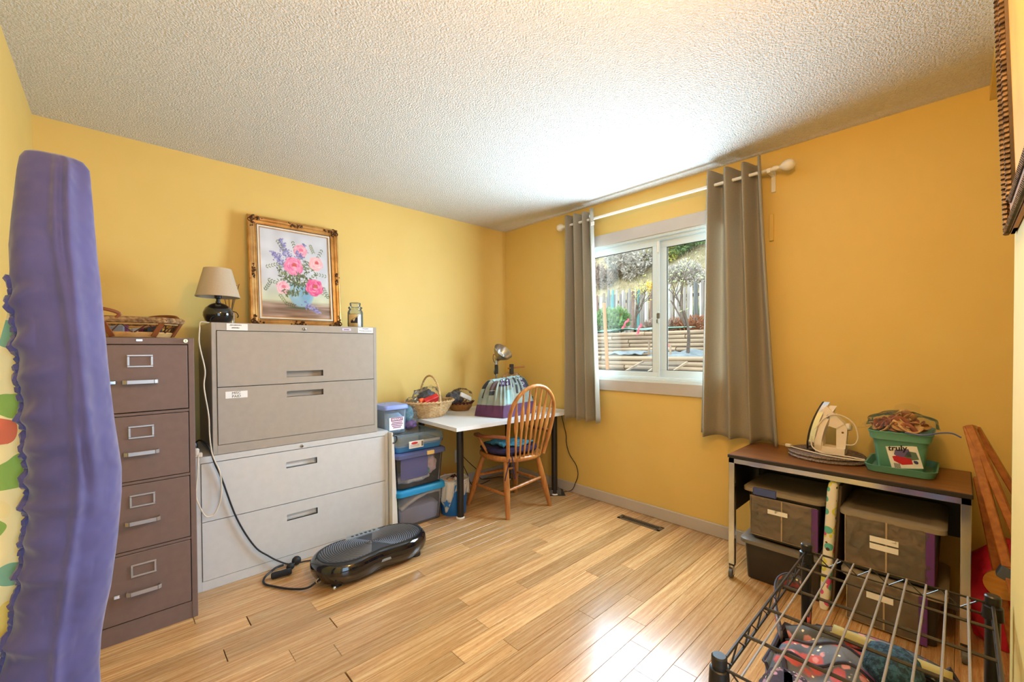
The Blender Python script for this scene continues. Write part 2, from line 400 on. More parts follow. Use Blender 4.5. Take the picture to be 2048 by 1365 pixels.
def curtain(name, label, top, bot, zt, zb, nwave, amp, phase, grom, seed, hemz):
    """top, bot: (y_left, y_right) extents of the wavy sheet, from far to near"""
    t = thing(name, label, 'curtain', (-.09, (top[0]+top[1])/2, zb), 'olive curtains at the window')
    rg = random.Random(seed); ph = [rg.uniform(-.5, .5) for _ in range(6)]
    def fn(s, v):
        # v 0 top .. 1 bottom
        y0 = top[0]+(bot[0]-top[0])*v**1.15; y1 = top[1]+(bot[1]-top[1])*v**1.15
        w = 2*PI*nwave*s+phase+.35*math.sin(2*PI*s*1.3+ph[0]+v*1.2)
        a = amp*(1-.15*v+.25*v*math.sin(3*s*PI+ph[1]))
        x = -.092+a*math.sin(w)+.010*math.sin(w*2+ph[2]+2*v)*v
        x = min(x, -.03)
        y = y0+(y1-y0)*s+.35*(y0-y1)/nwave/6*math.cos(w+.6)*(.5+.5*v)
        z = zt+(zb-zt)*v+(.006*math.sin(w+1) if v > .98 else 0)+(.008*math.sin(w*1.0+2)+.006*math.sin(7*s+ph[3]) if v < .01 else 0)
        return (x, y, z)
    MB().grid(fn, 30*int(nwave+1), 40).build('cloth', 'curtain_olive', t, True, solid=.0022)
    # hem stitching line
    hv = (zt-hemz)/(zt-zb)
    pts = [Vector(fn(i/140, hv))+Vector((-.0022, 0, 0)) for i in range(141)]
    MB().tube(pts, .0009, 4).build('hem', 'curtain_olive', t)
    for s in grom:
        p = Vector(fn(s, (zt-2.30)/(zt-zb))); q = Vector(fn(s+.004, (zt-2.30)/(zt-zb)))
        d = (q-p).normalized(); nrm = d.cross(Vector((0, 0, 1))).normalized()
        ring = []
        for k in range(20):
            a = 2*PI*k/20; ring.append(p+d*math.cos(a)*.021+Vector((0, 0, 1))*math.sin(a)*.021)
        MB().tube(ring, .0045, 6, close=True).build('grommet', 'chrome', t, True)
    return t
cl = curtain('curtain', 'olive brown grommet curtain hanging left of the window, narrow, near the corner', (-.87, -1.165), (-.862, -1.232), 2.365, .665, 3.5, .046, 2.4, (.93,), 3, .72)
MB().box(-.135, -.128, -1.185, -1.15, 2.235, 2.262, .002).build('tag_paper', 'paper_white', cl)
cr = curtain('curtain', 'wide olive brown grommet curtain hanging right of the window above the typing table', (-2.02, -2.37), (-1.985, -2.47), 2.372, .688, 3.6, .055, 1.2, (), 8, .745)

# ------------------------------------------------------------------ garden outside the window
mat('dirt', (120, 104, 84), 0.95, col2=(92, 84, 66), nscale=4, bump=(12, .8, .05))
mat('dry_hill', (184, 168, 134), 0.95, col2=(142, 134, 106), nscale=1.6, bump=(6, 1, .15))
mat('log_wood', (172, 152, 126), 0.9, col2=(128, 110, 90), nscale=3, nstretch=(1, .25, 1), random_col=.12)
mat('hill_blades', (196, 184, 144), .9, col2=(140, 138, 98), nscale=1.2, translucent=.1)
mat('log_end', (120, 100, 78), 0.9)
mat('stake_wood', (190, 148, 108), 0.8, col2=(170, 124, 84), nscale=9, nstretch=(1, 1, .1))
mat('ribbon_pink', (250, 96, 116), 0.6)
mat('bark', (104, 92, 82), 0.95, col2=(80, 70, 62), nscale=20)
mat('tarp_grey', (120, 132, 136), 0.7, col2=(92, 104, 110), nscale=5)
mat('net_green', (96, 160, 140), 0.8, col2=(150, 190, 170), nscale=8)
mat('fence_rail', (110, 96, 84), 0.9)
for i, c in enumerate([(148, 142, 136), (170, 164, 156), (190, 188, 184), (128, 116, 106), (216, 216, 214), (92, 158, 160), (152, 122, 110), (108, 112, 114)]):
    mat('board_paint_%d' % i, c, 0.9, col2=tuple(int(v*.8) for v in c), nscale=6, nstretch=(3, 3, .3), random_col=.1)
for nm, c, c2 in (('leaf_green', (134, 166, 104), (96, 126, 76)), ('leaf_yellow', (214, 206, 112), (160, 170, 84)), ('sage_grey', (204, 200, 190), (162, 156, 148)), ('dry_grass', (212, 198, 150), (176, 162, 116)), ('leaf_pale', (192, 206, 150), (146, 166, 106)), ('flower_yellow', (236, 196, 48), (220, 170, 40)), ('russet', (160, 100, 70), (120, 84, 60)), ('twig_brown', (172, 152, 138), (140, 122, 110))):
    mat(nm, c, 0.8, col2=c2, nscale=9, translucent=.15)
def hillz(x, y):
    if x < 4.4: return .62+.012*x
    if x < 6.0: return 1.02+(x-4.4)*.05
    if x < 8.3: return 1.50+(x-6)*.06
    d = x-8.3
    return 1.7+d*.82+.35*fbm(x*.35, y*.35, 3)*min(1, d)+.1*fbm(x*1.3, y*1.3, 7)
gm = MB(); gm.grid(lambda u, v: (8.2+u*16, -14+v*36, hillz(8.2+u*16+.11, -14+v*36)), 60, 90)
struct('hillside', gm, 'dry_hill', smooth=True)
gm = MB().grid(lambda u, v: (.16+u*8.3, -14+v*36, hillz(.16+u*8.3, -14+v*36)+.03*fbm(u*30, v*60)), 60, 60)
struct('yard_ground', gm, 'dirt', smooth=True)
# fence: each board its own part
rng = random.Random(11)
fence = thing('board_fence', 'weathered fence of narrow upright boards in mixed faded colours below the hillside', 'fence', (8.1, 2.5, 1.62))
bmesh_cache = {}
y = -1.2
i = 0
while y < 7.6:
    w = rng.choice((.045, .06, .075)); h = rng.choice((1.25, 1.32, 1.38, 1.45)); c = rng.choice((0, 0, 1, 1, 2, 2, 3, 4, 6, 7, 7))
    if 4.0 < y < 4.12: c = 5
    if 3.12 < y < 3.18: c = 5
    if c == 4: h = rng.choice((1.25, 1.32))
    key = (w, h, c)
    if key not in bmesh_cache:
        ob = MB().prism([(0, 0), (w, 0), (w, h-.04), (w/2, h), (0, h-.03)], 'x', -.012, .012).build('board', 'board_paint_%d' % c); bmesh_cache[key] = ob.data; bpy.data.objects.remove(ob)
    o = bpy.data.objects.new('board', bmesh_cache[key]); COL.objects.link(o); o.parent = fence; o.location = (rng.uniform(-.02, .02), y-2.5, rng.uniform(-.05, .02)); o.rotation_euler = (rng.uniform(-.02, .02), 0, 0)
    y += w+rng.choice((.005, .008, .02))
for z in (1.95, 2.65): MB().box(8.13, 8.18, -1.2, 7.6, z-.04, z+.04).build('rail', 'fence_rail', fence)
# log retaining walls, each log a part
def logwall(label, x, z0, n, r, ys, step):
    t = thing('log_retaining_wall', label, 'retaining wall', (x, 2, z0)); mm = {}
    for k in range(n):
        y = ys[0]+rng.uniform(-.6, 0)
        while y < ys[1]:
            L = rng.choice((1.8, 2.4, 3.0))
            if L not in mm:
                ob = MB().cyl((0, 0, 0), (0, L-.02, 0), r, 10, r*.93).build('log', 'log_wood', smooth=True); mm[L] = ob.data; bpy.data.objects.remove(ob)
            o = bpy.data.objects.new('log', mm[L]); COL.objects.link(o); o.parent = t
            o.location = (k*step+rng.uniform(-.01, .01), y-2, r+k*2*r*.98); o.rotation_euler = (rng.uniform(-.006, .006), rng.uniform(0, 3), 0)
            y += L
    return t
logwall('lower wall of stacked grey logs just beyond the window sill', 4.2, .58, 6, .045, (-3, 7), .012)
logwall('upper wall of stacked pale logs at the foot of the fence slope', 5.8, 1.10, 6, .045, (-3, 8), .014)
# survey stake and ribbons
tag(MB().obox((3.4, 1.10, 1.28), (.02, 0, 0), (0, .025, 0), (0, .045, .78), .003).build('survey_stake', 'stake_wood'), 'tall bare wooden stake standing in front of the log walls', 'stake')
def ribbon(label, p, dy, dz):
    mb = MB()
    for q in (0, .012):
        mb.grid(lambda u, v: (p[0]+q*3+.015*math.sin(u*9), p[1]+dy*u+v*.035+q, p[2]+dz*u+v*.02+.015*math.sin(u*12+q*90)), 14, 2)
    tag(mb.build('marker_ribbon', 'ribbon_pink', solid=.002), label, 'ribbon', 'pink ribbons among the logs')
ribbon('pink ribbon above the upper logs just right of the wooden stake', (5.65, 2.18, 1.70), -.16, .22)
ribbon('pink ribbon at the right edge of the left window pane', (5.65, 1.80, 1.55), -.10, .24)
ribbon('pink ribbon on the dark bank seen in the right window pane', (4.9, .86, 1.16), -.18, .16)
# grey sheets and netting on the terrace
def sheet(name, label, cat, m, x0, x1, y0, y1, z, sl, amp, sd):
    tag(MB().grid(lambda u, v: (x0+(x1-x0)*u, y0+(y1-y0)*v+.1*fbm(u*3, sd), z+sl*u+amp*fbm(u*4+sd, v*5, sd)), 24, 30).build(name, m, smooth=True, solid=.01), label, cat)
sheet('grey_sheet', 'grey sheet lying over the lower log wall, left pane', 'sheet', 'tarp_grey', 4.3, 4.95, 1.0, 1.75, 1.14, .06, .04, 2)
sheet('weed_cloth', 'dark grey crumpled ground cloth behind the right window pane', 'cloth', 'tarp_grey', 4.3, 5.7, -.9, .95, 1.10, .10, .10, 5)
sheet('green_net', 'pale green netting heaped along the top of the upper logs', 'netting', 'net_green', 5.96, 6.6, .9, 3.8, 1.70, .03, .05, 9)
# small timber frame with wires in the lower right pane
fr = thing('timber_frame', 'flat wire covered timber frame leaning on the lower logs, right pane', 'frame', (3.6, .3, .75))
for a, b in (((3.3, .95, .72), (4.05, .75, 1.02)), ((3.3, .1, .72), (4.05, -.05, 1.02)), ((3.3, .95, .72), (3.3, .1, .72)), ((4.05, .75, 1.02), (4.05, -.05, 1.02)), ((3.3, .5, .72), (4.05, .35, 1.02))):
    MB().beam(a, b, .03, .03).build('bar', 'log_wood', fr)
mw_ = MB()
for k in range(16): mw_.tube([(3.3+.75*k/15, .95-.2*k/15, .73+.3*k/15), (3.3+.75*k/15, .1-.15*k/15, .73+.3*k/15)], .003, 4)
mw_.build('wire_mesh', 'tarp_grey', fr)
for k, yy in enumerate((.95, .82, .68, .52)):
    tag(MB().box(4.6, 4.63, yy-.015, yy+.015, 1.0, 1.42-.03*k, .002).build('slim_stake', 'log_wood'), ('leftmost', 'second from the left', 'third from the left', 'rightmost')[k]+' of the four short slim grey stakes behind the right pane', 'stake', 'short stakes on the bank')
# bushes
def bush(name, label, cat, m, c, r, n, leaf, seed, group=None, squash=.8, up=.3, elong=2.2, trunk=True):
    rg = random.Random(seed); mb = MB(); c = Vector(c)
    blobs = [(Vector((rg.uniform(-.6, .6)*r, rg.uniform(-.75, .75)*r, rg.uniform(.1, .9)*r*squash)), rg.uniform(.35, .6)*r) for _ in range(9)]
    vs = []; fs = []
    for k in range(n):
        bc, br = rg.choice(blobs)
        d = Vector((rg.gauss(0, 1), rg.gauss(0, 1), rg.gauss(0, 1))).normalized()
        p = c+bc+d*br*rg.uniform(.55, 1)
        t = (d+Vector((rg.uniform(-.8, .8), rg.uniform(-.8, .8), rg.uniform(-.3, .9)+up))).normalized()
        s = t.cross(Vector((rg.uniform(-1, 1), rg.uniform(-1, 1), rg.uniform(-1, 1)))).normalized()*leaf*.5
        L = t*leaf*elong*rg.uniform(.6, 1.2); q = len(vs)
        vs += [p-s*.3, p+s+L*.45, p+L, p-s+L*.45]; fs.append((q, q+1, q+2, q+3))
    mb.add(vs, fs)
    o = thing(name, label, cat, c, group)
    mb.build('foliage', m, o, kind='stuff')
    if trunk:
        st = MB()
        for k in range(4):
            e = c+blobs[k][0]; st.tube([c-Vector((0, 0, .15)), (c+e)/2+Vector((rg.uniform(-.1, .1)*r, rg.uniform(-.1, .1)*r, 0)), e], .02*r+.008, 5, smooth=3)
        st.build('stems', 'bark', o)
    return o
G = 'shrubs on the hillside'
def hb(x, y, dz=0): return (x, y, hillz(x, y)+dz)
bush('sagebrush', 'round grey sagebrush on the slope in the left pane', 'bush', 'sage_grey', hb(11.2, 5.1), 1.0, 4200, .06, 1, G)
bush('sagebrush', 'silvery sagebrush in the middle of the right pane', 'bush', 'sage_grey', hb(10.5, 2.95), .6, 3600, .05, 2, G)
bush('sagebrush', 'small silvery sagebrush at the right side of the right pane', 'bush', 'sage_grey', hb(10.2, 2.2), .45, 1800, .045, 3, G)
bush('sagebrush', 'brownish twiggy shrub above the fence at the far left of the window', 'bush', 'twig_brown', hb(10.6, 6.3), .7, 3000, .055, 4, G)
bush('leafy_shrub', 'yellow green shrub high on the slope at the left of the right pane', 'bush', 'leaf_yellow', hb(11.7, 4.25), .65, 4200, .06, 5, G)
bush('leafy_shrub', 'dense green shrub at the top right of the window view', 'bush', 'leaf_green', hb(11.9, 3.35), .95, 6500, .07, 6, G)
bush('leafy_shrub', 'pale green shrub at the top of the left pane', 'bush', 'leaf_pale', hb(13.6, 6.3), .9, 4200, .065, 7, G)
bush('leafy_shrub', 'grey green shrub at the upper left corner of the window view', 'bush', 'sage_grey', hb(13.2, 8.0), 1.0, 4200, .07, 8, G)
bush('leafy_shrub', 'tall green thicket beyond the right curtain', 'bush', 'leaf_green', hb(12.6, .6), 1.4, 4000, .09, 9, G)
bush('leafy_shrub', 'green shrub at the very top of the view between the panes', 'bush', 'leaf_green', hb(13.4, 4.5), 1.1, 4000, .08, 10, G)
for k, (x, y, r, m, lb) in enumerate(((8.9, 3.45, .34, 'dry_grass', 'straw coloured grass tuft behind the fence, middle of the left pane'), (8.9, 4.5, .4, 'dry_grass', 'straw coloured grass tuft behind the fence at the far left'), (8.95, 2.55, .36, 'dry_grass', 'pale dry grass tuft at the left of the right pane'), (8.9, 1.85, .34, 'leaf_pale', 'green grass tuft behind the fence in the right pane'), (9.9, 4.05, .42, 'dry_grass', 'large dry grass patch on the slope in the left pane'), (9.6, 2.75, .42, 'dry_grass', 'large dry grass patch on the slope in the right pane'), (9.5, 5.4, .45, 'dry_grass', 'dry grass patch on the slope at the left edge'))):
    bush('grass_tuft', lb, 'grass', m, hb(x, y, -.05), r, 2000, .022, 20+k, 'grass tufts behind the fence', .6, 1.2, 5, False)
sv = []; sfc = []; rg_ = random.Random(99)
for k in range(16000):
    x = 8.6+rg_.random()**1.3*8; y = -1+rg_.random()*11; p = Vector((x, y, hillz(x, y)-.03)); t = Vector((rg_.uniform(-.6, .3), rg_.uniform(-.6, .6), 1)).normalized()*rg_.uniform(.12, .34); s_ = Vector((rg_.uniform(-1, 1), rg_.uniform(-1, 1), 0)).normalized()*.013; q = len(sv)
    sv += [p-s_, p+s_, p+t+s_*.3, p+t-s_*.3]; sfc.append((q, q+1, q+2, q+3))
scr = MB().add(sv, sfc).build('hillside_grass', 'hill_blades', kind='stuff'); scr['label'] = 'dry grass stalks covering the hillside behind the fence'; scr['category'] = 'grass'
bush('flowering_weed', 'yellow flowers peeking over the fence in the left pane', 'flowers', 'flower_yellow', (8.25, 2.75, 2.98), .25, 260, .05, 40, None, .4, .3, 1.2, False)
bush('garden_shrub', 'dark green leafy shrub beside the upper log wall at the left', 'bush', 'leaf_green', (6.5, 3.25, 1.72), .55, 2600, .06, 41)
bush('garden_shrub', 'brownish low shrub at the left end of the upper log wall', 'bush', 'twig_brown', (6.2, 3.5, 1.60), .35, 1200, .05, 42)
bush('garden_shrub', 'reddish brown weeds along the fence in the right pane', 'bush', 'russet', (7.4, 1.25, 1.62), .5, 1500, .05, 43, None, .4)
bush('garden_shrub', 'dry brown weeds along the fence in the left pane', 'bush', 'twig_brown', (7.3, 2.05, 1.60), .5, 1500, .05, 44, None, .4)
# bare fruit trees
def bare_tree(label, base, h, seed, lean, leaves):
    t = thing('bare_tree', label, 'tree', base, 'bare trees in the garden'); rg = random.Random(seed); mb = MB(); tips = []
    def branch(p, d, L, r, depth):
        q = p+d*L*.5+Vector((rg.uniform(-.05, .05), rg.uniform(-.08, .08), .02))*L; e = q+(d+Vector((rg.uniform(-.2, .2), rg.uniform(-.25, .25), .15))).normalized()*L*.5
        mb.tube([p, q, e], r, 5, smooth=3, rfun=lambda u: r*(1-.45*u)); tips.append(e)
        if depth > 0:
            for k in range(rg.choice((2, 3))):
                branch(p+(e-p)*rg.uniform(.5, 1), (d+Vector((rg.uniform(-.6, .6), rg.uniform(-.95, .95), rg.uniform(-.2, .7)))).normalized(), L*rg.uniform(.55, .8), r*.55, depth-1)
    branch(Vector(base), Vector(lean).normalized(), h*.5, .035, 4)
    mb.build('branches', 'bark', t, True)
    if leaves:
        lf = MB(); vs = []; fs = []
        for e in tips:
            for _ in range(2):
                p = e+Vector((rg.uniform(-.08, .08), rg.uniform(-.08, .08), rg.uniform(-.08, .08))); a = Vector((rg.uniform(-1, 1), rg.uniform(-1, 1), rg.uniform(-1, 1))).normalized()*.03; b = a.orthogonal().normalized()*.018; q = len(vs)
                vs += [p-a, p+b, p+a, p-b]; fs.append((q, q+1, q+2, q+3))
        lf.add(vs, fs).build('leaves', leaves, t, kind='stuff')
bare_tree('spreading bare tree with few leaves behind the wooden stake', (6.3, 2.25, 1.55), 1.5, 4, (0, .05, 1), 'leaf_yellow')
bare_tree('forked grey tree before the logs at the right of the right pane', (4.9, .32, 1.15), 1.6, 9, (0, 0, 1), 'leaf_pale')

# ------------------------------------------------------------------ warm globe added out of view to light the right side
mat('fill_glow', (250, 236, 210), .4, emission=(255, 200, 128, 88.0))
cell = thing('fill_globe', 'warm glowing globe added out of view as fill light', 'fill lamp', (-2.10, -2.93, 2.44))
MB().lathe([(.001, 0), (.05, 0), (.05, -.02), (.012, -.03), (.006, -.05), (.006, -.1), (.001, -.1)], (-2.10, -2.93, 2.44), 24).build('canopy', 'trim_white', cell, True)
MB().sphere((-2.10, -2.93, 2.24), .11, 28).build('globe', 'fill_glow', cell, True)

# ------------------------------------------------------------------ brown four-drawer filing cabinet
mat('brown_metal', (120, 101, 97), 0.5, col2=(116, 97, 93), nscale=30, spec=.3, bump=(500, .05, .0004))
mat('tan_metal', (166, 159, 150), 0.42, col2=(162, 155, 146), nscale=25)
mat('white_metal', (204, 206, 208), 0.4, col2=(200, 202, 204), nscale=25)
mat('satin_steel', (176, 168, 166), .38, .85)
YB = -.711; BX0, BX1 = -3.016, -2.634
fc = thing('filing_cabinet', 'brown metal four-drawer upright filing cabinet standing at the left', 'filing cabinet', ((BX0+BX1)/2, YB, 0))
b = MB().box(BX0, BX0+.022, YB, -.04, 0, 1.316, .002).box(BX1-.022, BX1, YB, -.04, 0, 1.316, .002).box(BX0+.02, BX1-.02, YB, -.04, 1.286, 1.316, .002)
b.box(BX0+.02, BX1-.02, -.06, -.04, .0, 1.3).box(BX0+.02, BX1-.02, YB+.003, -.06, .0, .079)
for z in (.975, .675, .374): b.box(BX0+.02, BX1-.02, YB+.002, YB+.03, z, z+.011)
b.build('body', 'brown_metal', fc)
MB().box(BX0+.022, BX1-.022, YB+.03, YB+.04, .08, 1.285).build('inner_shade_plate', 'slot_shade', fc)  # near-black plate stands in for the shade in the drawer gaps
DZ = ((.990, 1.283), (.689, .972), (.388, .672), (.083, .371))
for z0, z1 in DZ:
    d = MB().box(BX0+.025, BX1-.025, YB-.001, YB+.03, z0, z1, .002).build('drawer', 'brown_metal', fc)
    zc = (z0+z1)/2
    zh = z0+ (1.185-.990) if z0 > .9 else z0+.185
    zp = zh+.028; cx = -2.825
    h = MB()
    for (a, bb, c, dd) in ((-.043, .043, .02, .028), (-.043, .043, -.028, -.02), (-.043, -.035, -.02, .02), (.035, .043, -.02, .02)):
        h.box(cx+a, cx+bb, YB-.006, YB-.001, zp+c, zp+dd, .0015)
    h.build('label_holder', 'satin_steel', d)
    zz = zh-.063
    pts = [(cx-.055, YB, zz), (cx-.056, YB-.02, zz), (cx-.045, YB-.026, zz), (cx+.045, YB-.026, zz), (cx+.056, YB-.02, zz), (cx+.055, YB, zz)]
    hh = MB(); P = [Vector(p) for p in pts]
    for p, q in zip(P[:-1], P[1:]): hh.beam(p, q, .006, .017, (0, 0, 1), .001)
    hh.build('handle', 'satin_steel', d)
    if z0 > .9 or z0 < .2: MB().box(cx-.098, cx-.078, YB-.012, YB-.001, zz-.007, zz+.008, .002).build('thumb_latch', 'chrome', d)
lk = MB().cyl((-2.666, YB+.001, 1.302), (-2.666, YB-.012, 1.302), .0085, 16).build('lock', 'brass', fc, True)
MB().box(-2.667, -2.665, YB-.0125, YB-.0118, 1.297, 1.307).build('keyhole', 'slot_shade', lk)
MB().box(-2.836, -2.816, YB-.001, YB+.001, 1.300, 1.308).build('name_plate', 'chrome', fc)

# ------------------------------------------------------------------ lateral cabinets
def lateral(name, label, x0, x1, z0, z1, yf, m, rows, hx, hz, lockx, base, side=.022):
    t = thing(name, label, 'filing cabinet', ((x0+x1)/2, yf, z0))
    b = MB().box(x0, x0+side, yf, -.03, z0, z1, .002).box(x1-side, x1, yf, -.03, z0, z1, .002).box(x0+side-.002, x1-side+.002, yf, -.03, rows[0][1]+.003, z1, .0015)
    b.box(x0+side-.002, x1-side+.002, yf, -.03, z0, base-.003, .0015).box(x0+side, x1-side, -.05, -.03, z0, z1-.01)
    b.build('body', m, t)
    MB().box(x0+side, x1-side, yf+.042, yf+.046, base, rows[0][1]+.004).build('inner_shade_plate', 'slot_shade', t)  # dark sheet behind the drawers paints their gaps as shade
    for (a, c), (hz0, hz1) in zip(rows, hz):
        # drawer face with a recessed finger pull
        d = MB()
        X0, X1, Y0, Y1 = x0+side+.0025, x1-side-.0025, yf-.003, yf+.015
        d.box(X0, hx[0], Y0, Y1, a, c).box(hx[1], X1, Y0, Y1, a, c).box(hx[0], hx[1], Y0, Y1, a, hz0).box(hx[0], hx[1], Y0, Y1, hz1, c)
        dr = d.build('drawer', m, t)
        r = MB().box(hx[0], hx[1], Y1+.018, Y1+.02, hz0-.004, hz1+.004).box(hx[0]-.002, hx[0], Y0+.002, Y1+.02, hz0, hz1).box(hx[1], hx[1]+.002, Y0+.002, Y1+.02, hz0, hz1).box(hx[0], hx[1], Y0+.002, Y1+.02, hz0-.002, hz0).box(hx[0], hx[1], Y0+.002, Y1+.02, hz1, hz1+.002)
        r.build('finger_pull', m, dr)
    zl = (rows[0][1]+z1)/2
    lk = MB().lathe([(.0095, 0), (.0095, .003), (.007, .0045), (.001, .0045)], (lockx, yf, zl), 18, axis=(0, -1, 0)).build('lock', 'steel', t, True)
    MB().box(lockx-.001, lockx+.001, yf-.0052, yf-.0044, zl-.004, zl+.004).build('keyhole', 'slot_shade', lk)
    return t
YW = -.485
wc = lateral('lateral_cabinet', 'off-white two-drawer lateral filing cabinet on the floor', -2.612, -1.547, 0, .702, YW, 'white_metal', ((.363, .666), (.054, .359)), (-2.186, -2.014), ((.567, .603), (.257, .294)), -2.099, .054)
for zc in (.585, .2755):
    MB().box(-2.18, -2.02, YW+.0315, YW+.0325, zc-.016, zc+.014).build('paper_insert', 'paper_white', wc)
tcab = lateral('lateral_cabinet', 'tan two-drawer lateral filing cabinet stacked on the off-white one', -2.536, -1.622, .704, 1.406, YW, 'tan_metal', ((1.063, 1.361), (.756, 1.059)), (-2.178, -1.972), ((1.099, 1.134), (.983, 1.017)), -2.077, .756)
def sticker(x0, x1, z0, z1, parent, y=YW-.0008, label=None):
    return MB().box(x0, x1, y-.0006, y+.0006, z0, z1).build('sticker', 'paper_white', parent, label=label)
mat('marker_black', (30, 30, 36), .8)
mat('lilac_tape', (206, 196, 220), .6)
def scribble(x0, x1, z, h, parent, seed, y=YW-.0016):
    rg = random.Random(seed); pts = []; n = 60
    for i in range(n):
        u = i/(n-1); pts.append((x0+(x1-x0)*u+rg.uniform(-.003, .003), y, z+h*(1 if i % 2 else -1)*rg.uniform(.3, 1)))
    MB().tube(pts, .0008, 4).build('scribble', 'marker_black', parent)
s1 = sticker(-2.468, -2.37, 1.366, 1.402, tcab, label='white sticker with scribbled out writing'); scribble(-2.452, -2.402, 1.394, .003, s1, 1); scribble(-2.445, -2.41, 1.379, .003, s1, 2)
s2 = sticker(-1.75, -1.648, 1.367, 1.402, tcab, label='white sticker with crossed out writing'); scribble(-1.72, -1.68, 1.395, .0025, s2, 3); scribble(-1.743, -1.655, 1.381, .003, s2, 4)
s3 = MB().box(-1.853, -1.795, YW-.0014, YW, 1.379, 1.394).build('sticker', 'lilac_tape', tcab, label='small lilac tape'); scribble(-1.84, -1.808, 1.386, .002, s3, 5)
s4 = sticker(-2.478, -2.376, .999, 1.036, tcab, y=YW-.0038, label='white sticker reading MISC PAID')
text('lettering', 'MISC', .019, (-2.428, YW-.0046, 1.0265), (1, 0, .05), (0, 0, 1), 'ink_black', s4)
text('lettering', 'PAID', .019, (-2.428, YW-.0046, 1.0085), (1, 0, .05), (0, 0, 1), 'ink_black', s4)

# ------------------------------------------------------------------ table lamp
mat('lamp_ceramic', (26, 24, 24), 0.08, coat=.6)
mat('lamp_shade', (206, 190, 166), 0.9, col2=(200, 183, 158), nscale=200, translucent=.2)
mat('cord_beige', (222, 210, 190), 0.5)
mat('cord_black', (28, 27, 30), 0.5)
mat('cord_white', (236, 234, 230), 0.4)
lx, ly = -2.476, -.30
lamp = thing('table_lamp', 'small table lamp with black round base and beige shade', 'lamp', (lx, ly, 1.406))
MB().lathe([(.03, 0), (.045, .002), (.063, .02), (.0725, .047), (.072, .065), (.062, .09), (.04, .11), (.02, .118), (.013, .12), (.001, .12)], (lx, ly, 1.406), 36).build('base', 'lamp_ceramic', lamp, True)
MB().lathe([(.012, .118), (.012, .128), (.0095, .13), (.0095, .142), (.017, .146), (.018, .165), (.014, .17), (.013, .2), (.001, .2)], (lx, ly, 1.406), 20).build('socket', 'black_plastic', lamp, True)
MB().lathe([(.1045, .153), (.106, .154), (.0665, .312), (.065, .312), (.1035, .155)], (lx, ly, 1.406), 48, closed=True).build('shade', 'lamp_shade', lamp, True, 60)
MB().lathe([(.1055, .152), (.1065, .154), (.106, .158), (.1045, .158)], (lx, ly, 1.406), 48, closed=True).build('shade_trim', 'lamp_shade', lamp, True)
MB().tube([(lx-.045, ly-.03, 1.411), (-2.55, -.36, 1.412), (-2.575, -.43, 1.405), (-2.583, -.47, 1.37), (-2.588, -.495, 1.29), (-2.568, -.51, 1.158), (-2.573, -.51, 1.068), (-2.556, -.512, .924), (-2.553, -.512, .82), (-2.545, -.512, .73), (-2.532, -.512, .68), (-2.512, -.512, .62), (-2.505, -.512, .549), (-2.51, -.512, .47), (-2.535, -.512, .405), (-2.556, -.512, .394), (-2.578, -.512, .405), (-2.600, -.512, .46), (-2.614, -.512, .52), (-2.606, -.51, .62), (-2.600, -.495, .70), (-2.592, -.46, .722)], .0033, 7, smooth=6).build('cord', 'cord_beige', lamp, True)
# reed diffuser behind the lamp
clear('clear_glass', (225, 235, 230), 0.06, 0.03)
mat('reed', (86, 62, 40), 0.8)
rd = thing('reed_diffuser', 'small glass bottle with dark twigs behind the lamp', 'diffuser', (-2.405, -.2, 1.406))
MB().lathe([(.022, 0), (.026, .004), (.026, .07), (.015, .085), (.013, .1), (.015, .1), (.011, .1), (.011, .086), (.022, .07), (.022, .006)], (-2.405, -.2, 1.406), 24).build('bottle', 'clear_glass', rd, True)
MB().lathe([(.0135, .087), (.015, .088), (.015, .1), (.0135, .101)], (-2.405, -.2, 1.406), 18, closed=True).build('collar', 'lamp_ceramic', rd, True)
for k, (dx, dy, hh) in enumerate(((-.03, .01, .2), (.05, -.005, .25), (.042, .02, .245), (.0, .02, .22), (.02, -.02, .2))):
    MB().tube([(-2.405-dx*.15, -.2, 1.415), (-2.405+dx*.4, -.2+dy*.5, 1.406+hh*.5), (-2.405+dx, -.2+dy, 1.406+hh)], .0017, 5, smooth=3).build('twig', 'reed', rd)
MB().tube([(-2.395, -.212, 1.49), (-2.375, -.222, 1.482), (-2.366, -.226, 1.462), (-2.372, -.228, 1.452)], .003, 6, smooth=4).build('tassel', 'reed', rd)

# ------------------------------------------------------------------ framed painting
mat('gilt', (206, 158, 92), 0.36, .5, col2=(176, 126, 66), nscale=14, bump=(120, .3, .001))
mat('gilt_dark', (120, 78, 42), 0.4, .6, col2=(70, 44, 26), nscale=90, bump=(200, .6, .002))
mat('liner_cream', (226, 214, 196), 0.6)
mat('liner_line', (72, 50, 34), 0.5, .4)
PW, PH = .570, .725
pl = thing('framed_painting', 'flower painting in an ornate gilt frame leaning on the yellow wall', 'painting', (-1.995, -.095, 1.407))
lean = math.atan2(.062, PH)
def pxf(p):     # painting plane: x right, z up from bottom, y out of the picture towards the room
    x, y, z = p; c, s = math.cos(lean), math.sin(lean)
    return (-1.995+x, -.095+z*s-y*c, 1.4075+z*c+y*s*0)
prof = [(0, 0), (0, .022), (.004, .028), (.012, .03), (.016, .026), (.024, .024), (.034, .016), (.042, .014), (.046, .017), (.050, .016), (.052, .010), (.052, 0)]
def rail(x0, z0, x1, z1, nm, m, pf):
    d = Vector((x1-x0, 0, z1-z0)); L = d.length; d.normalize(); inn = Vector((-d.z, 0, d.x))
    rings = []
    for e, sgn in ((0, 1), (L, -1)):
        rings.append([pxf(Vector((x0, 0, z0))+d*(e+sgn*w)+inn*w+Vector((0, h, 0))) for w, h in pf])
    return MB().loft(rings).build(nm, m, pl)
hw = PW/2
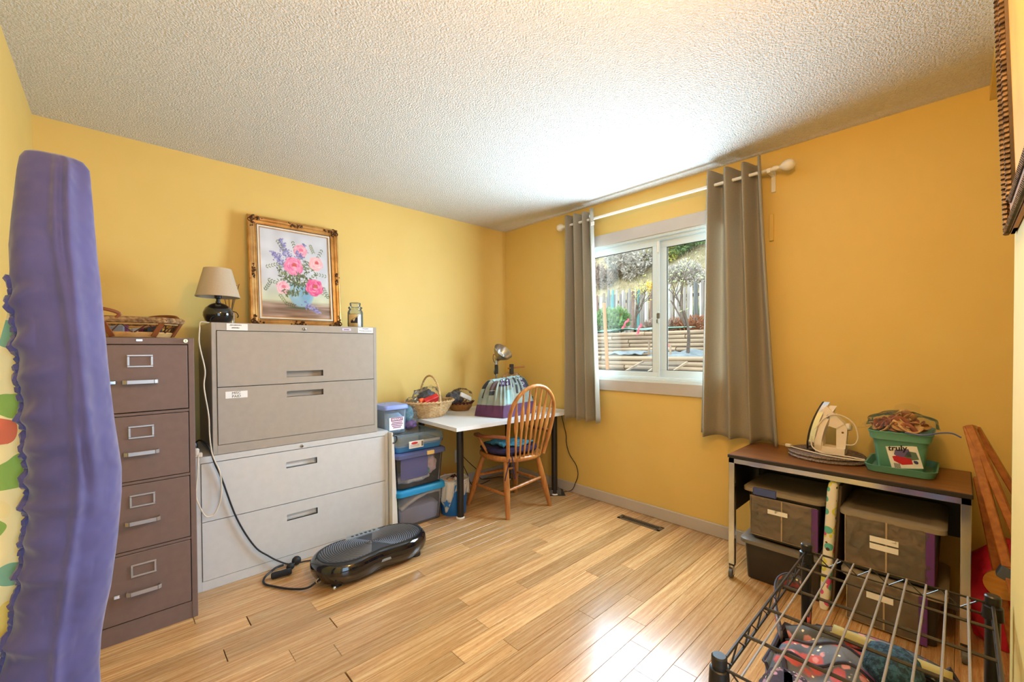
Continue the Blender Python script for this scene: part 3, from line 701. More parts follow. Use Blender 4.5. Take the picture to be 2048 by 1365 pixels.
corners = [(-hw, 0), (hw, 0), (hw, PH), (-hw, PH)]
for k in range(4): rail(*corners[k], *corners[(k+1) % 4], 'frame_rail', 'gilt', prof)
iw, z0i, z1i = hw-.052, .052, PH-.052
def ring(a, b, h0, h1, nm, m):
    q = MB()
    for (xa, xb, za, zb) in ((-iw+a, iw-a, z0i+a, z0i+b), (-iw+a, iw-a, z1i-b, z1i-a), (-iw+a, -iw+b, z0i+b, z1i-b), (iw-b, iw-a, z0i+b, z1i-b)): q.box(xa, xb, h0, h1, za, zb)
    q.v = [pxf(p) for p in q.v]; q.build(nm, m, pl)
ring(0, .003, .004, .013, 'frame_liner', 'liner_line'); ring(.003, .014, .004, .011, 'frame_liner', 'liner_cream'); ring(.014, .018, .004, .012, 'frame_liner', 'gilt')
def ornament(cx, cz, kind, seed):
    rg = random.Random(seed); q = MB()
    if kind == 'corner':
        sx = -1 if cx > 0 else 1; sz = -1 if cz > PH/2 else 1
        for k in range(26):
            u = rg.random()**1.4*.085; v = rg.random()**1.4*.085
            if u*v > .0011: continue
            q.sphere((cx+sx*(.012+u), .026+rg.uniform(-.004, .006), cz+sz*(.012+v)), rg.uniform(.005, .009), 8)
        for k in range(3):
            a = [(cx+sx*(.014+.012*math.cos(t)+.02*k*.5), .03, cz+sz*(.014+.012*math.sin(t)+.02*(2-k)*.5)) for t in np.linspace(0, 5.2, 10)]
            q.tube(a, .0035, 5)
    else:
        ver = kind == 'v'
        for k in range(20):
            u = rg.gauss(0, .028); v = rg.gauss(0, .007)
            q.sphere((cx+(v if ver else u), .024+rg.uniform(0, .006)-abs(u)*.08, cz+(u if ver else v)), rg.uniform(.004, .008), 8)
    q.v = [pxf(p) for p in q.v]; q.build('ornament', 'gilt_dark', pl, True)
for k, (cx, cz) in enumerate(corners): ornament(cx, cz, 'corner', k)
ornament(0, .024, 'h', 5); ornament(0, PH-.024, 'h', 6); ornament(-hw+.024, PH/2, 'v', 7); ornament(hw-.024, PH/2, 'v', 8)
# canvas: strokes laid down by hand as vertex colours
NX, NZ = 168, 224
u, v = np.meshgrid(np.linspace(0, 1, NX), np.linspace(1, 0, NZ))      # v: 0 top .. 1 bottom below
img = np.zeros((NZ, NX, 3)); vv = 1-v
rs = np.random.RandomState(3)
def smooth_noise(sx, sy, seed):
    r = np.random.RandomState(seed).rand(sy+2, sx+2); yy = vv*sy; xx = u*sx; i = yy.astype(int); j = xx.astype(int); fy = yy-i; fx = xx-j
    fy = fy*fy*(3-2*fy); fx = fx*fx*(3-2*fx)
    return (r[i, j]*(1-fx)+r[i, j+1]*fx)*(1-fy)+(r[i+1, j]*(1-fx)+r[i+1, j+1]*fx)*fy
top = np.array((206, 210, 220.)); low = np.array((198, 204, 176.)); bot = np.array((150, 124, 108.))
t1 = np.clip((vv-.55)/.25, 0, 1)[..., None]; t2 = np.clip((vv-.80)/.06, 0, 1)[..., None]
img[:] = top*(1-t1)+low*t1; img = img*(1-t2)+bot*t2
img += ((smooth_noise(8, 10, 1)-.5)*22)[..., None]; img += ((smooth_noise(4, 60, 2)-.5)*60*t2[..., 0])[..., None]
def blend(mask, col, a=1.0):
    global img
    m = np.clip(mask, 0, 1)[..., None]*a; img = img*(1-m)+np.array(col, float)*m
AS = NZ/NX
def ell(cx, cy, rx, ry, soft=.15, rot=0, wob=0, seed=0):
    dx = u-cx; dy = (vv-cy)*1.3
    c, s = math.cos(rot), math.sin(rot); X = dx*c+dy*s; Y = -dx*s+dy*c
    d = np.sqrt((X/rx)**2+(Y/ry)**2)
    if wob: d = d+wob*np.sin(np.arctan2(Y, X)*5+seed)+wob*.6*np.sin(np.arctan2(Y, X)*9+seed*2)
    return np.clip((1-d)/soft, 0, 1)
# bowl
blend(ell(.56, .70, .20, .24, .12)*(vv > .60), (146, 184, 206)); blend(ell(.62, .72, .11, .17, .5)*(vv > .62), (112, 160, 196), .7); blend(ell(.47, .68, .05, .14, .6)*(vv > .62), (182, 208, 220), .6)
blend(ell(.56, .885, .30, .022, .6), (78, 96, 66), .8)
def leaf(cx, cy, L, w, rot, col): blend(ell(cx, cy, L, w, .35, rot), col, .9)
for k in range(230):       # foliage mass
    a = rs.uniform(0, 2*PI); r = rs.rand()**.6; cx = .50+.30*r*math.cos(a); cy = .52+.24*r*math.sin(a)
    leaf(cx, cy, rs.uniform(.015, .045), rs.uniform(.006, .014), rs.uniform(0, PI), [(84, 92, 60), (108, 116, 72), (62, 72, 50), (130, 138, 92)][rs.randint(4)])
def lilac(x0, y0, x1, y1, w, n):
    for k in range(n):
        t = rs.rand(); cx = x0+(x1-x0)*t+rs.normal(0, w*(.35+t)); cy = y0+(y1-y0)*t+rs.normal(0, w*.5*(.35+t)); blend(ell(cx, cy, .014, .014, .6), [(120, 118, 178), (146, 144, 200), (98, 96, 156), (168, 166, 214)][rs.randint(4)], .85)
lilac(.29, .10, .38, .32, .035, 160); lilac(.17, .26, .34, .42, .035, 140); lilac(.62, .13, .56, .24, .04, 120); lilac(.83, .93, .63, .84, .03, 130)
def sprig(x0, y0, x1, y1, n, col, s=.03):
    for k in range(n):
        t = k/(n-1); cx = x0+(x1-x0)*t; cy = y0+(y1-y0)*t; a = math.atan2((y1-y0)*1.3, x1-x0)
        for q in (-1, 1): leaf(cx+.016*math.cos(a+q), cy+.014*math.sin(a+q), s*.75, s*.26, a+q*.7, col)
for a in ((.24, .12, .32, .22), (.08, .44, .22, .40), (.90, .16, .82, .28), (.95, .48, .78, .46), (.05, .70, .12, .62), (.98, .74, .82, .66), (.33, .84, .45, .86), (.25, .74, .32, .82), (.10, .58, .24, .62), (.46, .11, .5, .22), (.72, .12, .76, .2), (.25, .5, .38, .48), (.90, .62, .96, .72), (.74, .72, .82, .68)): sprig(*a, 5, [(86, 102, 62), (66, 84, 60), (112, 124, 74)][rs.randint(3)])
def rose(cx, cy, r, dark, mid, light, core):
    blend(ell(cx, cy, r, r, .12, 0, .05, cx*20), mid)
    for k in range(46):
        a = rs.uniform(0, 2*PI); rad = r*rs.uniform(.28, .95); px, py = cx+rad*math.cos(a), cy+rad*math.sin(a)/1.3
        blend(ell(px, py, r*rs.uniform(.2, .34), r*.075, .5, a+PI/2+rs.uniform(-.3, .3)), [light, dark, mid, light][rs.randint(4)], .6)
    blend(ell(cx+.01, cy-.01, r*.36, r*.36, .3), dark, .6); blend(ell(cx+.012, cy-.012, r*.27, r*.27, .25), core); blend(ell(cx+.012, cy+.012, r*.27, r*.12, .4), light, .8)
rose(.57, .21, .105, (214, 110, 150), (236, 160, 184), (248, 200, 210), (226, 120, 150))
lilac(.52, .22, .58, .30, .028, 60)
rose(.80, .34, .115, (226, 140, 150), (242, 180, 188), (250, 212, 214), (208, 96, 96))
rose(.46, .40, .145, (216, 92, 146), (236, 140, 180), (248, 190, 212), (206, 92, 86))
rose(.30, .66, .10, (214, 110, 150), (238, 178, 194), (250, 220, 224), (222, 120, 140))
rose(.76, .63, .140, (200, 50, 110), (226, 92, 146), (246, 170, 190), (196, 96, 76))
for k in range(90):
    a = rs.uniform(0, 2*PI); r = rs.rand()**.5*.15; leaf(.52+r*math.cos(a), .56+r*.6*math.sin(a), rs.uniform(.014, .035), rs.uniform(.005, .01), rs.uniform(0, PI), [(74, 84, 54), (104, 112, 66), (58, 68, 46)][rs.randint(3)])
for k in range(40): leaf(rs.uniform(.28, .52), rs.uniform(.68, .76), rs.uniform(.014, .03), .009, rs.uniform(0, PI), [(96, 108, 66), (78, 92, 60)][rs.randint(2)])
img = np.clip(img, 0, 255)/255.0; imgl = np.where(img <= .04045, img/12.92, ((img+.055)/1.055)**2.4)
def canvas(name, fn, cols, nx, nz, m, parent):
    q = MB(); q.grid(fn, nx, nz); q.c = np.concatenate([cols.reshape(-1, 3), np.ones((nx*nz, 1))], 1); return q.build(name, m, parent, True)
vcol_mat('oil_paint', .5, bump=(160, .2, .001))
cw, cz0, cz1 = iw-.016, z0i+.016, z1i-.016
canvas('canvas', lambda a, b: pxf((-cw+2*cw*a, .006, cz1+(cz0-cz1)*b)), imgl, NX, NZ, 'oil_paint', pl)
MB().obox(pxf((0, .002, PH/2)), (hw-.04, 0, 0), (0, math.cos(lean)*.002, 0), (0, math.sin(lean)*.32, math.cos(lean)*.32)).build('backing', 'liner_cream', pl)

# ------------------------------------------------------------------ candle jar
mat('wax', (206, 176, 108), 0.5)
mat('candle_label', (214, 190, 136), .6, col2=(196, 160, 96), nscale=12)
cj = thing('candle_jar', 'glass candle jar with domed lid and printed label on the tan cabinet', 'candle', (-1.70, -.33, 1.406))
q = MB().lathe([(.044, 0), (.049, .006), (.05, .03), (.05, .105), (.046, .118), (.0405, .123), (.0405, .13), (.037, .13), (.037, .122), (.046, .104), (.046, .008), (.001, .006)], (-1.70, -.33, 1.406), 32).build('jar', 'clear_glass', cj, True)
MB().lathe([(.0445, .007), (.0455, .012), (.0455, .095), (.001, .095)], (-1.70, -.33, 1.406), 32).build('candle', 'wax', q, True)
MB().lathe([(.043, .130), (.046, .134), (.046, .142), (.036, .146), (.0335, .150), (.035, .158), (.037, .166), (.034, .172), (.02, .176), (.001, .177)], (-1.70, -.33, 1.406), 32).build('lid', 'clear_glass', cj, True)
def cyl_label(c, r, a0, a1, z0, z1, m, parent, nm='label_print'):
    return MB().grid(lambda s, t: (c[0]+r*math.cos(a0+(a1-a0)*s), c[1]+r*math.sin(a0+(a1-a0)*s), z0+(z1-z0)*t), 16, 2).build(nm, m, parent, True, solid=.0004)
A = math.atan2(CAM.y+.33, CAM.x+1.70)
lb = cyl_label((-1.70, -.33), .0506, A-1.0, A+.75, 1.412, 1.496, 'candle_label', cj)
cyl_label((-1.70, -.33), .0509, A+.30, A+.75, 1.412, 1.496, 'paper_white', lb, 'label_side')
def on_cyl(s, z): return (-1.70+.0514*math.cos(A+s), -.33+.0514*math.sin(A+s), z)
q = MB()
q.loft([[on_cyl(-.62+.9*i/8, 1.452+.028*i/8) for i in range(9)]+[on_cyl(-.62+.9*i/8, 1.438) for i in range(8, -1, -1)]], True, False)
q.build('label_print', 'marker_black', lb)
MB().tube([on_cyl(-.62+1.1*i/10, 1.456+.034*i/10) for i in range(11)], .0011, 5).build('label_print', 'marker_black', lb)

# ------------------------------------------------------------------ wicker tray basket on the brown cabinet
mat('cane_dark', (92, 52, 28), 0.5, col2=(64, 34, 18), nscale=14)
mat('cane_light', (206, 168, 108), 0.55, col2=(176, 130, 76), nscale=16)
mat('cane_wood', (128, 70, 32), 0.5)
mat('rope_brown', (166, 130, 86), 0.85, col2=(98, 68, 40), nscale=60, bump=(180, 1, .003))
bk = thing('tray_basket', 'dark wicker tray basket with rope rim on top of the brown filing cabinet', 'basket', (-2.83, -.43, 1.316))
bx, by, bz = -2.845, -.50, 1.317
def octo(hx, hy, c, z): return [(bx+hx, by-hy+c, z), (bx+hx, by+hy-c, z), (bx+hx-c, by+hy, z), (bx-hx+c, by+hy, z), (bx-hx, by+hy-c, z), (bx-hx, by-hy+c, z), (bx-hx+c, by-hy, z), (bx+hx-c, by-hy, z)]
lev = lambda t: octo(.135+.035*t, .185+.04*t, .07, bz+.004+.072*t)
mat('cane_floor', (76, 44, 24), .7)
MB().loft([[(p[0], p[1], bz) for p in lev(0)], [(p[0], p[1], bz+.006) for p in lev(0)]]).build('bottom', 'cane_floor', bk)
for t, r, m in ((.03, .006, 'cane_light'), (.12, .006, 'cane_light'), (.21, .006, 'cane_light'), (.80, .0055, 'cane_light')):
    MB().tube(lev(t), r, 6, close=True).build('cane_band', m if t != .12 else 'cane_light', bk, True)
MB().tube(lev(1.0), .014, 8, close=True).build('rope_rim', 'rope_brown', bk, True)
zz = MB(); a, c = lev(.22), lev(.80)
for k in range(8):
    p0, p1, q0, q1 = Vector(a[k]), Vector(a[(k+1) % 8]), Vector(c[k]), Vector(c[(k+1) % 8]); n = 5 if (p1-p0).length > .15 else 2
    for j in range(n):
        zz.tube([p0.lerp(p1, j/n), q0.lerp(q1, (j+.55)/n), p0.lerp(p1, (j+1)/n)], .0032, 5)
zz.build('lattice', 'cane_dark', bk)
for k in range(8):
    p, q = Vector(lev(0)[k]), Vector(lev(1.08)[k]); out = (Vector((p.x-bx, p.y-by, 0))).normalized()*.006
    MB().beam(p+out, q+out, .02, .006, tuple(out.normalized()), .001).build('corner_slat', 'cane_wood', bk)
for s in (-1, 1):
    hp = [(bx-.16 if s < 0 else bx+.06, by-.225 if s < 0 else by+.225, bz+.078)]
    if s < 0: pts = [(bx-.06, by-.228, bz+.075), (bx-.045, by-.235, bz+.10), (bx-.10, by-.235, bz+.118), (bx-.17, by-.18, bz+.118), (bx-.185, by-.11, bz+.095), (bx-.18, by-.09, bz+.075)]
    else: pts = [(bx+.06, by+.228, bz+.075), (bx+.045, by+.23, bz+.10), (bx+.10, by+.22, bz+.118), (bx+.17, by+.16, bz+.118), (bx+.185, by+.11, bz+.095), (bx+.18, by+.09, bz+.075)]
    MB().tube(pts, .0075, 8, smooth=5).build('handle', 'cane_wood', bk, True)
mat('odd_purple', (120, 40, 96), .5); mat('odd_grey', (150, 150, 156), .5); mat('odd_dark', (40, 36, 38), .6)
rg = random.Random(4)
for k in range(9):
    x, y = bx+rg.uniform(-.09, .09), by-.13+rg.uniform(-.02, .25)
    tag(MB().obox((x, y, bz+.03), (.03, .01*rg.uniform(-1, 1), .006), (-.005, .022, 0), (0, 0, .022), .006).build('sewing_notion', ('odd_purple', 'odd_grey', 'odd_dark')[k % 3]), 'small %s oddment inside the dark wicker tray' % ('purple', 'grey', 'black')[k % 3], 'oddment', 'oddments in the wicker tray')

# ------------------------------------------------------------------ vibration plate
mat('gloss_black', (14, 13, 20), 0.09, coat=.8)
mat('mat_rubber', (58, 60, 68), 0.6); mat('rib_rubber', (118, 121, 130), 0.55)
mat('panel_silver', (150, 158, 164), 0.3, .4)
PC = Vector((-1.822, -.818, 0)); PA = math.radians(2)
def pout(a, s, hx=.335, hy=.187, waist=.035):
    # peanut outline
    x = math.cos(a); y = math.sin(a); n = 2.6
    r = (abs(x)**n+abs(y)**n)**(-1/n); X = x*r; Y = y*r
    yy = (hy-waist*math.exp(-(X/.38)**2))*Y
    X, Y = X*hx*s[0]+s[2]*math.copysign(abs(x)**.5, x), yy*s[1]+s[2]*math.copysign(abs(y)**.5, y)
    c, q = math.cos(PA), math.sin(PA); return PC.x+X*c-Y*q, PC.y+X*q+Y*c
vp = thing('vibration_plate', 'glossy black vibration exercise plate with ribbed foot mat on the floor', 'exercise machine', PC)
def plring(z, off): return [(*pout(2*PI*k/72, (1, 1, off)), z) for k in range(72)]
MB().loft([plring(z, o) for z, o in ((.022, -.035), (.026, -.022), (.045, -.016), (.048, -.006), (.065, -.001), (.09, 0), (.112, -.006), (.126, -.016), (.131, -.026))]).build('body', 'gloss_black', vp, True, 50)
MB().loft([plring(z, o) for z, o in ((.129, -.028), (.1335, -.029), (.134, -.033), (.132, -.034))], False, False).build('mat_border', 'black_rubber', vp, True)
MB().loft([plring(z, o) for z, o in ((.129, -.034), (.1325, -.035))]).build('foot_mat', 'mat_rubber', vp)
rb = MB()
def inside(x, y, m=.038):
    dx, dy = x-PC.x, y-PC.y; c, q = math.cos(-PA), math.sin(-PA); X, Y = dx*c-dy*q, dx*q+dy*c
    ex = abs(X)/(.335-m); return ex < 1 and abs(Y) < ((.187-.035*math.exp(-(X/.335/.38)**2))*(1-ex**2.6)**(1/2.6)-m*.9)
for k in range(1, 27):
    r = .0118*k
    for side in (0, PI):
        seg = []
        for j in range(61):
            a = side-PI*.36+PI*.72*j/60+PA
            x, y = PC.x+r*1.0*math.cos(a), PC.y+r*math.sin(a)*.9
            if inside(x, y): seg.append((x, y, .1335))
            else:
                if len(seg) > 1: rb.tube(seg, .0024, 4)
                seg = []
        if len(seg) > 1: rb.tube(seg, .0024, 4)
rb.build('foot_mat_ribs', 'rib_rubber', vp)
for k in (1, 2):
    rb = MB().tube([(PC.x+.018*k*math.cos(2*PI*j/24), PC.y+.018*k*math.sin(2*PI*j/24), .1335) for j in range(24)], .002, 4, close=True).build('centre_ring', 'mat_rubber', vp)
pn = MB().prism([(-.11, .112), (-.085, .148), (.085, .148), (.11, .112), (.09, .105), (-.09, .105)], 'z', .128, .139).xf(Matrix.Translation(PC) @ Matrix.Rotation(PA, 4, 'Z')).build('control_panel', 'panel_silver', vp)
for k in range(6): MB().box(PC.x-.07+k*.027, PC.x-.055+k*.027, PC.y+.118, PC.y+.134, .1385, .1405, .001).build('button', 'black_plastic', pn)
MB().box(PC.x-.02, PC.x+.065, PC.y-.153, PC.y-.1485, .068, .082, .001).build('badge', 'panel_silver', vp)
for fx, fy in ((-.24, -.09), (.24, -.09), (-.24, .09), (.24, .09)):
    MB().lathe([(.02, 0), (.026, .003), (.024, .026), (.001, .026)], (PC.x+fx, PC.y+fy, 0), 16).build('foot', 'black_rubber', vp, True)
for (x, y) in ((PC.x-.325, PC.y-.07), (PC.x+.325, PC.y+.06)):
    MB().tube([(x+.012*math.cos(t), y, .05+.012*math.sin(t)) for t in np.linspace(0, 2*PI, 12)], .0022, 5).build('eyelet', 'chrome', vp, True)
MB().sphere((PC.x-.275, PC.y-.155, .028), .009, 10).build('rivet', 'chrome', vp, True)
MB().tube([(PC.x+.318, PC.y+.09, .10), (PC.x+.345, PC.y+.095, .10), (PC.x+.365, PC.y+.07, .085), (PC.x+.362, PC.y+.05, .06), (PC.x+.34, PC.y+.05, .05)], .005, 6, smooth=4).build('strap_loop', 'cord_black', vp, True)
# resistance cord with a foam handle
rc = thing('resistance_cord', 'black resistance cord with foam grip lying left of the vibration plate', 'cord', (-2.25, -.62, 0))
MB().tube([(-2.128, -.875, .056), (-2.19, -.86, .02), (-2.25, -.79, .008), (-2.31, -.70, .008), (-2.34, -.63, .008), (-2.325, -.575, .012), (-2.285, -.545, .02)], .0055, 7, smooth=5).build('cord', 'cord_black', rc, True)
mat('foam_black', (30, 30, 33), .9, bump=(160, .6, .002))
MB().lathe([(.010, 0), (.0165, .004), (.018, .02), (.017, .05), (.018, .08), (.0165, .098), (.01, .102)], (-2.300, -.60, .019), 16, axis=(.86, -.18, .02)).build('grip', 'foam_black', rc, True)
MB().tube([(-2.285, -.545, .02), (-2.255, -.52, .02), (-2.215, -.515, .02)], .006, 7, smooth=4).build('strap', 'cord_black', rc, True)
MB().sphere((-2.195, -.575, .026), .022, 12, 1, .9, .9).build('end_ball', 'black_rubber', rc, True)
MB().sphere((-2.15, -.53, .028), .026, 12, 1, .9, 1).build('end_ball', 'black_rubber', rc, True)
MB().tube([(-2.21, -.60, .02), (-2.18, -.56, .024), (-2.14, -.525, .03)], .004, 6).build('link', 'chrome', rc, True)
# black power cord from the plug to the plate
pc = thing('extension_lead', 'black power lead hanging down the front of the off-white cabinet', 'lead', (-2.4, -.5, 0))
MB().tube([(-2.60, -.43, .722), (-2.605, -.40, .755), (-2.585, -.42, .782), (-2.562, -.47, .765), (-2.547, -.502, .725), (-2.53, -.503, .66), (-2.502, -.503, .577), (-2.437, -.503, .347), (-2.357, -.505, .172), (-2.29, -.507, .095), (-2.234, -.512, .045), (-2.18, -.52, .014), (-2.1, -.53, .007), (-2.03, -.56, .006), (-1.98, -.62, .02), (-1.96, -.66, .04)], .0044, 7, smooth=6).build('cable', 'cord_black', pc, True)
MB().lathe([(.008, 0), (.014, .004), (.016, .02), (.013, .04), (.007, .05)], (-2.612, -.452, .728), 14, axis=(.1, -.05, 1), sx=1, sy=.8).build('plug', 'black_plastic', pc, True)
ps = thing('power_adapter', 'white plug block on top of the off-white cabinet', 'adapter', (-2.60, -.47, .702))
MB().box(-2.64, -2.580, -.482, -.45, .703, .727, .004).build('block', 'white_plastic', ps)
MB().lathe([(.008, 0), (.012, .005), (.012, .03), (.006, .036)], (-2.606, -.475, .716), 12, axis=(.05, -.03, 1)).build('plug', 'white_plastic', ps, True)

# ------------------------------------------------------------------ white folded board between cabinet and bins
mat('board_white', (228, 226, 220), .6)
fb = thing('folded_board', 'tall white board leaning between the off-white cabinet and the clear bins', 'board', (-1.52, -.4, 0))
MB().prism([(-1.541, .0), (-1.503, .0), (-1.533, .69), (-1.541, .69)], 'y', -.53, -.12).build('panel', 'board_white', fb)
MB().prism([(-1.501, .0), (-1.497, .0), (-1.524, .66), (-1.528, .66)], 'y', -.525, -.14).build('panel', 'board_white', fb)
MB().tube([(-1.527+.022*math.cos(t), -.532, .645+.026*math.sin(t)) for t in np.linspace(-1.9, 1.9, 14)], .005, 6).build('hook', 'black_plastic', fb, True)
mat('wrap_green', (150, 176, 70), .7, col2=(40, 44, 30), nscale=70, ramp=(.45, .55))
tag(MB().box(-1.4955, -1.4885, -.50, -.16, .0, .2, .001).build('gift_wrap', 'wrap_green'), 'green and black patterned sheet standing beside the lowest clear bin', 'sheet')

# ------------------------------------------------------------------ clear bins stack
clear('bin_clear', (226, 230, 238), .06, .2, ior=1.25)
clear('bin_clear_thin', (228, 232, 242), .03, .15, ior=1.22)
mat('lid_blue', (38, 150, 214), .35)
mat('lid_indigo', (92, 104, 160), .4)
mat('lid_lavender', (134, 152, 216), .4)
mat('fabric_white', (240, 236, 234), .85, col2=(206, 198, 196), nscale=12, bump=(30, .6, .01))
mat('fabric_indigo', (112, 120, 190), .8, col2=(100, 108, 176), nscale=6)
mat('fabric_grey', (164, 170, 204), .8)
mat('fabric_pinkwhite', (222, 204, 214), .85, col2=(190, 150, 170), nscale=26, bump=(40, .6, .01), ramp=(.5, .7))
mat('yarn_aqua', (120, 190, 196), .9, col2=(80, 150, 168), nscale=40, bump=(120, .8, .004))
mat('tag_yellow', (236, 210, 140), .6)
mat('case_blue', (64, 138, 204), .35)
clear('case_lid', (206, 222, 230), .22, .12)
bcx, bcy = -1.310, -.345
def blob(c, r, amp, seed, sx=1, sy=1, sz=1, n=24):
    q = MB(); rings = []
    for i in range(1, 14):
        th = PI*i/14; ring = []
        for k in range(n):
            a = 2*PI*k/n; d = Vector((math.sin(th)*math.cos(a)*sx, math.sin(th)*math.sin(a)*sy, -math.cos(th)*sz)); m = 1+amp*fbm(d.x*2.2+seed, d.y*2.2, d.z*2.2)+amp*.5*fbm(d.x*6+seed, d.y*6, d.z*6)
            ring.append(tuple(Vector(c)+d*r*m))
        rings.append(ring)
    return q.loft(rings)
bn = thing('storage_bin', 'lowest clear plastic bin with a bright blue lid, on the floor left of the desk', 'storage bin', (bcx, bcy, 0), 'clear bins stacked beside the desk')
rloft(MB(), [(.002, .165, .17, .03), (.006, .17, .175, .03), (.235, .182, .19, .03), (.235, .178, .186, .03), (.01, .166, .171, .03)], bcx, bcy, cap0=True, cap1=True).build('tub', 'bin_clear', bn, True)
rloft(MB(), [(.228, .192, .198, .035), (.234, .202, .208, .04), (.262, .202, .208, .04), (.274, .192, .198, .04), (.274, .175, .18, .03), (.262, .17, .175, .03)], bcx, bcy).build('lid', 'lid_blue', bn, True)
tag(rloft(MB(), [(.013, .155, .158, .03), (.11, .163, .166, .03), (.128, .15, .155, .05)], bcx, bcy).build('folded_fabric', 'fabric_grey', smooth=True), 'grey blue folded fabric in the lowest clear bin', 'fabric')
tag(MB().grid(lambda u, v: (bcx-.155+.32*u, bcy-.168+.30*v, .135+.075*math.sin(min(1, u*1.25)*PI*.55)+.012*fbm(u*5, v*5, 1)), 20, 14).build('folded_fabric', 'fabric_white', smooth=True, solid=.02), 'white folded fabric on top inside the lowest clear bin', 'fabric')
b2 = thing('storage_bin', 'clear plastic bin with an indigo lid stacked on the blue-lidded bin', 'storage bin', (bcx, bcy, .278), 'clear bins stacked beside the desk')
rloft(MB(), [(.279, .168, .172, .03), (.283, .172, .176, .03), (.50, .188, .19, .03), (.50, .184, .186, .03), (.287, .168, .172, .03)], bcx, bcy).build('tub', 'bin_clear_thin', b2, True)
rloft(MB(), [(.494, .196, .198, .035), (.498, .206, .206, .04), (.522, .206, .206, .04), (.531, .196, .196, .04)], bcx, bcy).build('lid', 'lid_indigo', b2, True)
MB().box(bcx+.03, bcx+.09, bcy-.214, bcy-.2, .498, .526, .003).build('latch', 'tag_yellow', b2, label='pale yellow latch')
tag(MB().box(bcx-.158, bcx+.06, bcy-.172, bcy-.165, .34, .49, .003).build('folded_cloth', 'fabric_indigo'), 'indigo folded cloth against the front of the middle clear bin', 'fabric')
tag(blob((bcx+.10, bcy-.09, .41), .085, .25, 2, .8, .8, .9).build('fabric_bundle', 'fabric_pinkwhite', smooth=True), 'pink and white fabric bundle in the middle clear bin', 'fabric')
tag(blob((bcx-.02, bcy-.08, .33), .085, .3, 7, 1.6, .9, .5).build('fabric_bundle', 'fabric_white', smooth=True), 'white lace bundle at the bottom of the middle clear bin', 'fabric')
tag(blob((bcx+.055, bcy-.125, .365), .045, .35, 9, 1.1, .7, .9).build('yarn_bundle', 'yarn_aqua', smooth=True), 'aqua yarn bundle in the middle clear bin', 'yarn')
c3 = thing('storage_case', 'blue storage case with clear hinged lid on top of the bin stack', 'storage case', (bcx, bcy, .532), None)
rloft(MB(), [(.533, .175, .16, .03), (.536, .18, .165, .03), (.585, .192, .178, .03), (.585, .188, .174, .03), (.54, .176, .161, .03)], bcx, bcy).build('base', 'case_blue', c3, True)
rloft(MB(), [(.575, .198, .184, .035), (.6, .2, .186, .035), (.64, .198, .184, .035), (.655, .18, .166, .03), (.655, .165, .15, .03), (.648, .16, .145, .03)], bcx, bcy).build('lid', 'case_lid', c3, True)
tag(MB().box(bcx-.02, bcx+.17, bcy-.165, bcy-.158, .548, .60, .001).build('folded_paper', 'paper_white'), 'folded white paper inside the blue case', 'paper')
st = MB().box(bcx-.11, bcx+.005, bcy-.203, bcy-.2, .562, .612, .0005).build('sticker', 'paper_white', c3)
mat('sticker_red', (214, 44, 52), .5)
MB().prism([(bcx-.067+.026*math.cos(t), .598+.008*math.sin(t)) for t in np.linspace(0, 2*PI, 20)[:-1]], 'y', bcy-.2042, bcy-.203).build('sticker_print', 'sticker_red', st)
for k in range(5): MB().box(bcx-.012+k*.003, bcx-.0105+k*.003, bcy-.2042, bcy-.203, .57, .605).build('barcode_bar', 'ink_black', st)
for z in (.572, .579, .586): MB().box(bcx-.1, bcx-.03, bcy-.2042, bcy-.203, z, z+.002).build('sticker_print', 'odd_grey', st)

# yarn tub on the case
clear('tub_clear', (216, 230, 242), .10, .2, ior=1.25)
mat('yarn_paleblue', (168, 206, 232), .9, col2=(204, 224, 240), nscale=30, bump=(90, .8, .004))
mat('brand_plum', (150, 84, 128), .6)
tx, ty = -1.455, -.335
tb = thing('yarn_tub', 'clear plastic yarn tub with lavender lid on the blue case', 'storage tub', (tx, ty, .656))
rloft(MB(), [(.657, .075, .09, .02), (.66, .078, .093, .02), (.835, .086, .1, .02), (.835, .083, .097, .02), (.664, .075, .09, .02)], tx, ty).build('tub', 'tub_clear', tb, True)
rloft(MB(), [(.828, .09, .104, .02), (.833, .097, .112, .025), (.852, .097, .112, .025), (.862, .09, .104, .025), (.862, .08, .094, .02)], tx, ty).build('lid', 'lid_lavender', tb, True)
tag(rloft(MB(), [(.668, .055, .07, .03), (.69, .068, .08, .03), (.77, .07, .084, .03), (.80, .05, .06, .03)], tx, ty).build('yarn_skein', 'yarn_paleblue', smooth=True), 'pale blue yarn skein inside the clear tub', 'yarn')
lb = MB().box(tx-.055, tx+.06, ty-.0985, ty-.0975, .685, .775, .0003).build('label', 'paper_white', tb)
MB().box(tx-.04, tx+.05, ty-.0995, ty-.0984, .748, .774, .0003).build('label_print', 'brand_plum', lb)
text('lettering', 'BERNAT', .021, (tx+.005, ty-.0996, .761), (1, 0, 0), (0, 0, 1), 'paper_white', lb, bold=.0004)
for z, w in ((.735, .04), (.724, .045), (.712, .038), (.70, .03)): MB().box(tx+.005-w, tx+.005+w, ty-.0995, ty-.0984, z, z+.006).build('label_print', 'brand_plum', lb)
clear('cellophane', (236, 238, 240), .05, .06, bump=(22, .8, .01), ior=1.15)
tag(MB().grid(lambda u, v: (-1.61+.065*u+.006*math.sin(v*6), -.452-.006*u, .70+.19*v+.004*math.sin(u*7)), 8, 10).build('acetate_sheet', 'cellophane', smooth=True), 'clear acetate sheet standing at the left of the yarn tub', 'sheet')
mat('yarn_purple', (120, 84, 130), .9, col2=(92, 64, 110), nscale=30, bump=(100, .8, .004))
mat('yarn_teal', (110, 160, 176), .9, col2=(70, 110, 130), nscale=30, bump=(100, .8, .004))
